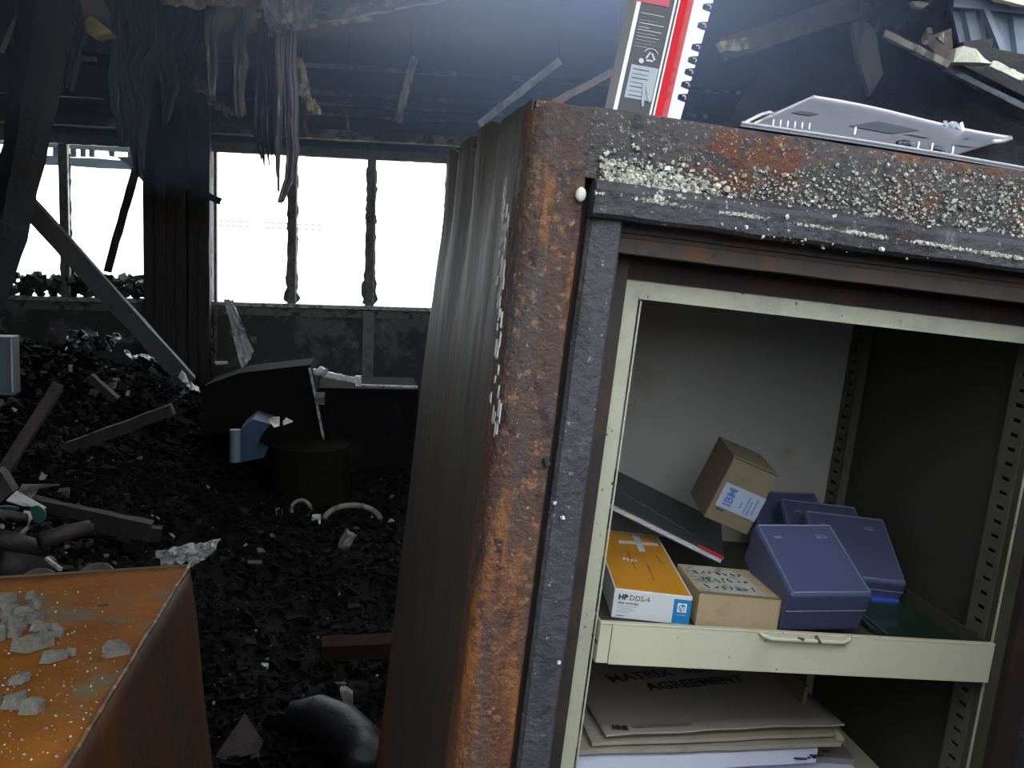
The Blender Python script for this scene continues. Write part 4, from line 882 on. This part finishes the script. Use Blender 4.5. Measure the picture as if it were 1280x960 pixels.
for x in (.0085, .011, .0145):
    bm = NB(); chunk(bm, (x, -.0006, .0145), .0025, .0004, .002, .3, Matrix.Identity(3)); obj('pen_mark', bm, 'ink', t, mx=P)
# black book
P = pose(.1515, .3244, -.2635, .0608, .2214, -.2438); w_, d_, h_ = .1442, .1048, .0082
w0 = -.062
t = thing('black_book', 'black hardcover book leaning across behind the yellow tape carton, white page edges to the front', 'book', None, mx=P)
bm = NB(); box(bm, w0, w_, -.001, d_, h_-.0012, h_, bev=.0003); obj('cover', bm, 'book_cover', t, mx=P)
bm = NB(); box(bm, w0, w_, -.001, d_, 0, .0010, bev=.0003); obj('cover', bm, 'book_cover', t, mx=P)
bm = NB(); box(bm, w0+.002, w_-.001, .0005, d_-.002, .0010, h_-.0012); obj('pages', bm, 'pages', t, mx=P)
bm = NB(); box(bm, w_-.032, w_, -.0014, .004, h_-.0013, h_+.0003); tag(obj('cover_stripe', bm, 'red_card', t, mx=P), 'red stripe on the cover edge')
bm = NB(); box(bm, w0, w_, d_-.001, d_+.001, 0, h_); obj('spine', bm, 'book_cover', t, mx=P)
bm = NB(); rr = random.Random(9)
for k in range(16):
    x = .02+.09*k/16; chunk(bm, (x+rr.uniform(-.003, .003), .045-.25*(x-.02)+rr.uniform(-.002, .002), h_+.0002), .007, .0012, .0003, .3, Matrix.Identity(3))
obj('scuff', bm, 'ink_grey', t, mx=P)
# tape cases
def tape_case(P, w_, d_, h_, label):
    t = thing('tape_case', label, 'tape case', None, mx=P, group='translucent blue tape cases in the tray')
    bm = NB(); box(bm, 0, w_, 0, d_, 0, h_, bev=.0035, seg=3); obj('shell', bm, 'case_shell', t, mx=P, smooth=False)
    bm = NB(); box(bm, .006, w_-.006, .006, d_-.006, .007, h_-.007, bev=.001); obj('cartridge', bm, 'cartridge', t, mx=P)
    bm = NB(); r_ = .0011
    for a, b in (((.003, -.0002, .003), (w_-.003, -.0002, .003)), ((.003, -.0002, h_-.003), (w_-.003, -.0002, h_-.003)), ((.003, -.0002, .003), (.003, -.0002, h_-.003)), ((w_-.003, -.0002, .003), (w_-.003, -.0002, h_-.003)), ((.001, d_*.45, .0005), (w_-.001, d_*.45, .0005))):
        tube(bm, [a, b], r_, 6)
    obj('rim', bm, 'case_rim', t, mx=P)
    bm = NB()
    for k in range(3): box(bm, w_*.16+.003*k, w_*.16+.003*k+.002, -.0004, 0, h_*.78, h_*.78+.0035)
    for k in range(4): box(bm, w_*.70+.0032*k, w_*.70+.0032*k+.0022, -.0004, 0, h_*.78, h_*.78+.003)
    box(bm, w_*.71, w_*.80, -.0004, 0, h_*.83, h_*.83+.0010)
    obj('moulded_mark', bm, 'case_mark', t, mx=P)
    return t
tape_case(pose(-1.1548, -.0641, .014, .1945, .018, -.2626), .0858, .049, .1033, 'thick translucent violet-blue tape case nearest the finger lip')
P = pose(-1.0967, -.0025, -.1701, .2905, .1436, -.2802)
cB = tape_case(P, .096, .030, .1055, 'translucent dark blue tape case right behind the nearest one')
for k, (dx, dy, dz, rz, lb) in enumerate(((-.012, .0312, .054, 0, 'second translucent tape case behind the nearest one, only its top showing'), (-.030, .0624, .100, -.12, 'third translucent tape case back, dim top corner showing'))):
    copy_tree(cB, P @ Matrix.Translation((dx, dy, dz)) @ Matrix.Rotation(rz, 4, 'Y'), lb)
bm = NB(); a = L(1088, 746, 2, -.3); b = L(1128, 752, 2, -.3); box(bm, a.x, b.x, a.y-.004, a.y+.012, -.307, -.300, bev=.001)
tag(obj('blue_glow', bm, 'case_glow', mx=S), 'bright blue strip painting the glow under the dark blue tape case', 'glow_strip')  # coloured strip stands in for the blue glow below the case
# green plastic sheet lying at the right of the tray
bm = NB(); pts = [L(x, y, 2, -.305) for x, y in ((1058, 755), (1068, 752), (1128, 756), (1222, 803), (1110, 797), (1085, 785))]
pts = [Vector((q.x, max(q.y, .004), -.3065)) for q in pts]; prism(bm, pts, Vector((0, 0, .0035)))
tag(obj('plastic_sleeve', bm, 'green_plastic', mx=S), 'dark green glossy plastic sleeve at the right end of the tray', 'sleeve')
bm = NB(); q = [L(x, y, 2, -.302) for x, y in ((1057, 768), (1058, 757), (1064, 756), (1110, 793))]; tube(bm, [Vector((v.x, max(v.y, .003), -.3022)) for v in q], .0011, 6)
tag(obj('loose_cable', bm, 'ink', mx=S, smooth=True), 'thin black cable over the green plastic sleeve', 'cable')

# ------------------------------------------------------------------ papers below the tray
ZE = -.42
def flat(pix, z): return [Vector((q.x, q.y, z)) for q in (L(x, y, 2, z) for x, y in pix)]
def env_sheet(name, pix, z, th, m, label, cat, group=None, sag=0):
    bm = NB(); prism(bm, flat(pix, z), Vector((0, 0, -th))); return tag(obj(name, bm, m, mx=S), label, cat, group)
t = thing('manila_envelope', 'large manila envelope with handwritten capitals, topmost of the stack under the tray', 'envelope', None, mx=S @ Matrix.Translation((.17, .1, ZE)))
poly = flat([(724, 882), (757, 919), (800, 916), (900, 911), (1055, 905), (962, 822)], ZE)+[Vector((.20, .33, ZE)), Vector((.03, .28, ZE))]
def esheet(u, v):
    a = poly[1].lerp(poly[4], u); b = Vector((.025, .30, ZE)).lerp(Vector((.295, .34, ZE)), u); q = a.lerp(b, v)
    q.z += .0016*bnoise((u*5, v*5, 0))+.0015*math.sin(u*3.14); return q
bm = NB(); grid_sheet(bm, esheet, 20, 14, .0012); obj('envelope_front', bm, 'manila', t, mx=S, smooth=True)
bm = NB(); tube(bm, [esheet(u/20, 0)+Vector((0, -.0005, -.0006)) for u in range(21)], .0011, 6); obj('folded_edge', bm, 'manila_edge', t, mx=S)
def ewrite(s, pa, pb, size, sq=1, m='ink', bold=.0003, font=0, spacing=1):
    a = L(*pa, 2, ZE+.0035); b = L(*pb, 2, ZE+.0035); ang = math.atan2(b.y-a.y, b.x-a.x)
    # height direction follows the envelope's own depth edge
    cu = bpy.data.curves.new('t', 'FONT'); cu.body = s; cu.size = 1; tt = bpy.data.objects.new('t', cu); C.objects.link(tt); bpy.context.view_layer.update(); wd = tt.dimensions.x; bpy.data.objects.remove(tt)
    mx = S @ Matrix.Translation(a) @ Matrix.Rotation(ang, 4, 'Z') @ Matrix.Diagonal(((b-a).length/wd, size, 1, 1))
    return text(s, 1, mx, m, 'handwriting', t, extrude=.0001, bold=.012)
ewrite('MATRIX', (765, 853), (842, 844), .024)
ewrite('SERVICE', (857, 841), (938, 836), .024)
ewrite('AGREEMENT', (813, 863), (934, 852), .024)
a = L(766, 911, 2, ZE+.003); text('NNE', .007, S @ Matrix.Translation(a) @ Matrix.Rotation(-.05, 4, 'Z') @ Matrix.Diagonal((1.1, 1.6, 1, 1)), 'ink', 'print', t, bold=.0004)
bm = NB(); a = L(792, 909, 2, ZE+.003); b = L(866, 905, 2, ZE+.003)
for k in range(16):
    q = a.lerp(b, k/16); box(bm, q.x, q.x+.0035, q.y, q.y+.005, ZE+.0024, ZE+.0027)
obj('print', bm, 'ink_grey', t, mx=S)
def stack_layer(name, xa, ya, xb, yb, yback, z, th, m, label, cat, wave=.001, group=None, n=24):
    sd = z*90
    def top(u, v):
        q = Vector((xa, ya, z)).lerp(Vector((xb, yb, z)), u).lerp(Vector((xa-.0, yback, z)).lerp(Vector((xb+.02, yback, z)), u), v)
        q.z += wave*bnoise((u*4, v*3, sd)); q.y += .002*bnoise((u*6, sd, 1))*(1-v); return q
    bm = NB(); grid_sheet(bm, top, n, 6, th); return tag(obj(name, bm, m, mx=S, smooth=False), label, cat, group)
def ends(pl, pr, z):
    a = L(*pl, 2, z); b = L(*pr, 2, z); return a.x, a.y, b.x, b.y
e = ends((740, 929), (1042, 917), -.428); stack_layer('manila_folder', *e, .30, -.4275, .0035, 'manila_edge', 'manila folder edge directly under the handwritten envelope', 'folder')
e = ends((722, 940), (1052, 930), -.436); stack_layer('manila_folder', *e, .30, -.4345, .0045, 'manila_edge', 'thicker manila folder, second below the handwritten envelope', 'folder')
bm = NB(); q = L(1052, 927, 2, -.434); tube(bm, [Vector((q.x, q.y+.002, -.4335)), Vector((q.x+.004, q.y+.02, -.434)), Vector((q.x+.002, q.y+.09, -.434))], .0042, 8); tag(obj('rolled_edge', bm, 'manila_edge', mx=S, smooth=True), 'rolled manila edge curling out right of the folders', 'folder')
e = ends((722, 955), (1022, 938), -.446); pz = -.4435
pap = stack_layer('paper_stack', *e, .28, pz, .016, 'paper', 'white and bluish printed papers at the bottom of the stack', 'papers', .0012)
bm = NB(); yy = e[3]-.0005
for xx, w2, zz in ((.285, .008, -.4465), (.270, .014, -.4500), (.252, .014, -.4525), (.268, .003, -.4525), (.274, .004, -.4525)):
    qy = e[1]+(e[3]-e[1])*((xx-e[0])/(e[2]-e[0])); box(bm, xx, xx+w2, qy-.0025, qy+.0005, zz-.0007, zz)
obj('print', bm, 'ink', pap, mx=S)
e = ends((1022, 948), (1056, 945), -.46); stack_layer('manila_folder', .2, e[1]+.01, e[2]+.01, e[3]-.004, .30, -.4615, .006, 'manila', 'lowest manila folder sticking out right of the printed papers', 'folder')
bm = NB(); box(bm, .302, .306, .12, .30, -.50, -.385, Matrix.Rotation(.05, 4, 'Y')); box(bm, .31, .318, .17, .31, -.50, -.37); tag(obj('brown_folder', bm, 'brown_folder', mx=S), 'brown folder standing upright right of the paper stack', 'folder')
bm = NB(); box(bm, .205, .275, .32, .33, -.50, -.36); tag(obj('dark_binder', bm, 'book_cover', mx=S), 'dark binder standing against the back behind the envelope', 'binder')
bm = NB(); box(bm, .0, .398, .015, .345, -.503, -.500); box(bm, .0, .398, .012, .015, -.53, -.50); tag(obj('lower_tray', bm, 'cream', mx=S), 'second cream tray carrying the paper stack, just below the view', 'tray')
bm = NB(); box(bm, .03, .33, .05, .33, -.4995, -.468); tag(obj('paper_ream', bm, 'paper', mx=S), 'thick block of papers under the stack', 'papers')

# ------------------------------------------------------------------ on top of the safe
# red, black and white package
yb = YF+.014
def Pt(px, py, y): return L(px, py, 1, y)
bl = Pt(771, 131, yb); br = Pt(826, 140, yb)
zb_ = ZTOP+.0005
tl = Pt(800, 0, yb); lean = (tl-bl); lean.z -= 0
up = Vector((lean.x/lean.z, 0, 1)).normalized(); 
pk = thing('red_package', 'tall red, black and white package standing on top of the rusted safe', 'package', None, mx=S @ Matrix.Translation((bl.x, yb, zb_)))
HT = .21
def col(pts, z0, z1):
    """column over ground plan pts (x,y), sheared along the lean"""
    sx = up.x/up.z; bm = NB()
    a = [bm.verts.new((x+sx*(z0-bl.z), y, z0)) for x, y in pts]; b = [bm.verts.new((x+sx*(z1-bl.z), y, z1)) for x, y in pts]
    bm.faces.new(a); bm.faces.new(b[::-1]); n = len(a)
    for i in range(n): bm.faces.new((a[i], a[(i+1) % n], b[(i+1) % n], b[i]))
    return bm
x0 = bl.x; x1 = bl.x+.89*(br.x-bl.x)
xr = x1+.88*(Pt(843, 145, yb+.014).x-br.x); xw = xr+.0112
obj('carton_side', col([(x0, yb), (x1, yb), (x1+.001, yb+.05), (x0+.040, yb+.05)], zb_, zb_+HT), 'black_card', pk, mx=S)
obj('white_edge', col([(x0-.0022, yb-.0003), (x0+.0010, yb-.0006), (x0+.0010, yb+.0), (x0-.0022, yb+.03)], zb_, zb_+HT), 'white_card', pk, mx=S)
obj('white_edge', col([(x1-.0050, yb-.0007), (x1-.0034, yb-.0007), (x1-.0034, yb+.001), (x1-.0050, yb+.001)], zb_, zb_+HT), 'white_card', pk, mx=S)
obj('white_edge', col([(x1-.0018, yb-.0007), (x1-.0006, yb-.0007), (x1-.0006, yb+.001), (x1-.0018, yb+.001)], zb_, zb_+HT), 'white_card', pk, mx=S)
xm = x1+(xr-x1)*.45
obj('red_cover', col([(x1-.0004, yb-.0008), (xm, yb+.003), (xm, yb+.05), (x1-.0004, yb+.05)], zb_, zb_+HT), 'red_card', pk, mx=S)
obj('red_cover', col([(xm, yb+.003), (xr, yb+.013), (xr-.004, yb+.05), (xm, yb+.05)], zb_, zb_+HT), 'red_card', pk, mx=S)
# white punched sheet with half-moon notches down its right edge
sx = up.x/up.z; zz0 = zb_; ys = yb+.014; xl_ = xr-.0005; wS = xw-xl_
notches = [Pt(px, py, ys).z for px, py in ((861, 123), (865, 107), (869, 91), (872, 76), (876, 60), (878, 32))]
while notches[-1] < zb_+HT-.03: notches.append(notches[-1]+.0145)
def lx(z): return xl_+sx*(z-bl.z)
def rx(z): return xl_+wS+sx*(z-bl.z)+.05*(z-zb_)
bm = NB(); DPT = .0072
prism(bm, [Vector((lx(zb_), ys, zb_)), Vector((rx(zb_)-DPT, ys, zb_)), Vector((rx(zb_+HT)-DPT, ys, zb_+HT)), Vector((lx(zb_+HT), ys, zb_+HT))], Vector((0, .0008, 0)))
lo = zb_
for k, z in enumerate(notches+[zb_+HT+.0036]):                       # tongues between the half-moon holes
    hi = z-.0034
    a_ = .0016
    pts = [Vector((rx(lo)-DPT-.0002, ys, lo-a_)), Vector((rx(lo)-DPT*.55, ys, lo-a_*.3)), Vector((rx(lo), ys, lo+.0001)), Vector((rx(hi), ys, hi-.0001)), Vector((rx(hi)-DPT*.55, ys, hi+a_*.3)), Vector((rx(hi)-DPT-.0002, ys, hi+a_))]
    prism(bm, pts, Vector((0, .0008, 0))); lo = z+.0034
obj('punched_sheet', bm, 'white_card', pk, mx=S)
for k, z in enumerate(notches):
    bm = NB(); c = Vector((rx(z)-.0026, ys-.0006, z-.0004)); tube(bm, [c+Vector((.0018*math.cos(a), 0, .0018*math.sin(a))) for a in [i*math.pi/8-.8 for i in range(9)]], .0007, 6); obj('coil', bm, 'foil', pk, mx=S)
# print on the black side: tiny text lines, recycling mark, bar code
def prt(px0, py0, px1, py1, m, name, dy=.0006, par=pk):
    a = Pt(px0, py0, yb-dy); b = Pt(px1, py1, yb-dy); s_ = sx*(a.z-b.z)
    bm = NB(); prism(bm, [Vector((a.x, yb-dy, a.z)), Vector((b.x+s_, yb-dy, a.z-(b.x-a.x)*.02)), Vector((b.x, yb-dy, b.z)), Vector((a.x-s_, yb-dy, b.z+(b.x-a.x)*.02))], Vector((0, .0003, 0))); return obj(name, bm, m, par, mx=S)
prt(803, -30, 836, 9, 'pink_card', 'red_patch')
for k, (a_, b_) in enumerate(((0, 22), (0, 29), (0, 20), (0, 24), (0, 31), (0, 14), (0, 30), (0, 26), (0, 29), (0, 26), (0, 25), (0, 26))):
    y_ = 12+k*4.1; x_ = 801-k*.85; prt(x_+1.5, y_, x_+b_+1, y_+2.0+b_*.09, 'white_print', 'text_line', .0004)
bcm = prt(789.5, 80, 814, 127, 'grey_print', 'bar_code', .0005)
for k in range(7):
    y_ = 86+k*5.4; x_ = 791.5-k*1.0; prt(x_, y_, x_+20, y_+2.6, 'black_card' if k % 2 == 0 else 'metal_dark', 'bar', .0008, bcm)
c = Pt(813, 72, yb-.0006); rm = None
for k in range(3):
    a1 = math.pi/2+k*2*math.pi/3; a2 = a1+2*math.pi/3; A = Vector((math.cos(a1), 0, math.sin(a1)))*.0048; B = Vector((math.cos(a2), 0, math.sin(a2)))*.0048
    bm = NB(); bar(bm, c+A.lerp(B, .12), c+A.lerp(B, .80), .0014, .0003); obj('recycling_arrow', bm, 'white_print', pk, mx=S)
bm = NB(); tube(bm, [c+Vector((.0062*math.cos(a), 0, .0062*math.sin(a)+.0004)) for a in [.5+i*.21 for i in range(11)]], .0005, 5); obj('recycling_arc', bm, 'white_print', pk, mx=S)
c = Pt(801.5, 76, yb-.0006); bm = NB(); bmesh.ops.create_cone(bm, cap_ends=True, segments=14, radius1=.0021, radius2=.0021, depth=.0004, matrix=Matrix.Translation(c) @ FACE_F); obj('round_mark', bm, 'white_print', pk, mx=S)
bm = NB(); a = Pt(805, 104, yb-.001); b = Pt(803, 133, yb-.001); bar(bm, a, b, .0022, .0006, .3, 6); bar(bm, Pt(806, 104, yb-.001), Pt(812, 128, yb-.001), .0014, .0006, .3, 6); tag(obj('tear', bm, 'grey_print', pk, mx=S), 'small tear over the bar code')

# metal lid lying opened on the safe
lid = thing('metal_lid', 'light grey hinged sheet metal housing lying opened on the safe top', 'metal housing', None, mx=S @ Matrix.Translation((.2, 0, ZTOP)))
yb2 = YF+.016
A0 = Pt(926, 156, yb2); A1 = Pt(1300, 216, yb2)
bm = NB(); nn = 24
def basef(u, v):
    p = A0.lerp(A1, u); p.y = yb2+.10*v; p.z = p.z+.0010+.0012*math.sin(u*3.14)-.0010*v; return p
grid_sheet(bm, basef, nn, 3, .0022); obj('base_sheet', bm, 'metal_dark', lid, mx=S)
bm = NB(); tube(bm, [basef(i/nn, 0)+Vector((0, -.0004, .0008)) for i in range(nn+1)], .0011, 6); tag(obj('base_rim', bm, 'metal_rim', lid, mx=S), 'bright rolled rim')
yl0, yl1 = yb2+.012, yb2+.065
q00 = Pt(943, 154, yl0); q10 = Pt(1196, 192, yl0); q01 = Pt(1016, 121, yl1); q11 = Pt(1262, 172, yl1)
def lidf(u, v):
    p = q00.lerp(q10, u).lerp(q01.lerp(q11, u), v); p.z += .0012*math.sin(u*3.14*2)*v; return p
bm = NB(); grid_sheet(bm, lidf, 16, 8, .0012); obj('lid_panel', bm, 'metal_lid', lid, mx=S)
bm = NB(); tube(bm, [lidf(i/24, 1.0) for i in range(25)], .0016, 8); tube(bm, [lidf(0, 1-i/8) for i in range(9)], .0012, 8); tube(bm, [lidf(1, 1), lidf(1.015, .96), lidf(1.01, .80), lidf(.985, .72)], .0022, 8); tag(obj('lid_rim', bm, 'metal_rim', lid, mx=S, smooth=True), 'bright folded rim')
bm = NB(); q = lidf(.70, 1.0)
for k in range(5): chunk(bm, lidf(.66+.02*k, 1.0)+Vector((0, -.002, .001)), .008, .003, .003)
tag(obj('bent_tab', bm, 'metal_rim', lid, mx=S), 'crumpled bright tab on the rim')
def patch(u0, u1, v0, v1, m, name, sk=0):
    bm = NB(); off = Vector((0, -.0014, .0004)); prism(bm, [lidf(u0, v0)+off, lidf(u1, v0)+off, lidf(u1+sk, v1)+off, lidf(u0+sk, v1)+off], Vector((0, .0006, 0))); return obj(name, bm, m, lid, mx=S)
patch(.36, .57, .32, .62, 'metal_dark', 'recess', .06)
patch(.05, .14, .42, .52, 'metal_dark', 'recess', .02)
patch(.62, .72, .38, .42, 'metal_dark', 'slot', .02); patch(.88, .98, .30, .33, 'metal_dark', 'slot', .04); patch(.86, .88, .60, .66, 'metal_dark', 'slot')
for k in range(6):
    px = 966+k*9; bm = NB(); a = Pt(px, 157+k*.9, yb2+.006); bar(bm, a, a+Vector((.0, 0, .005)), .0010, .001); obj('pin', bm, 'metal_rim', lid, mx=S)
for px, py, lb in ((1068, 166, ''), (1147, 184, ''), (1164, 186, ''), (1190, 190, '')):
    bm = NB(); a = Pt(px, py+2, yb2+.005); bar(bm, a, a+Vector((.0, 0, .006)), .0016, .0014); obj('pin', bm, 'metal_rim', lid, mx=S)
for px, py, s in ((1132, 180, 1), (1172, 186, .8)):
    bm = NB(); a = Pt(px, py, yb2+.006); bmesh.ops.create_uvsphere(bm, u_segments=14, v_segments=8, radius=.006*s, matrix=Matrix.Translation(a) @ Matrix.Diagonal((1.5, .6, .55, 1))); obj('glassy_bead', bm, 'foil_bright', lid, mx=S, smooth=True)
bm = NB(); tube(bm, [Pt(926, 157, yb2+.002), Pt(936, 151, yb2+.004), Pt(952, 143, yb2+.01), Pt(962, 140, yb2+.014), Pt(968, 143, yb2+.014)], .0014, 6); tag(obj('hinge_strap', bm, 'metal_rim', lid, mx=S, smooth=True), 'bent bright strap at the left end')
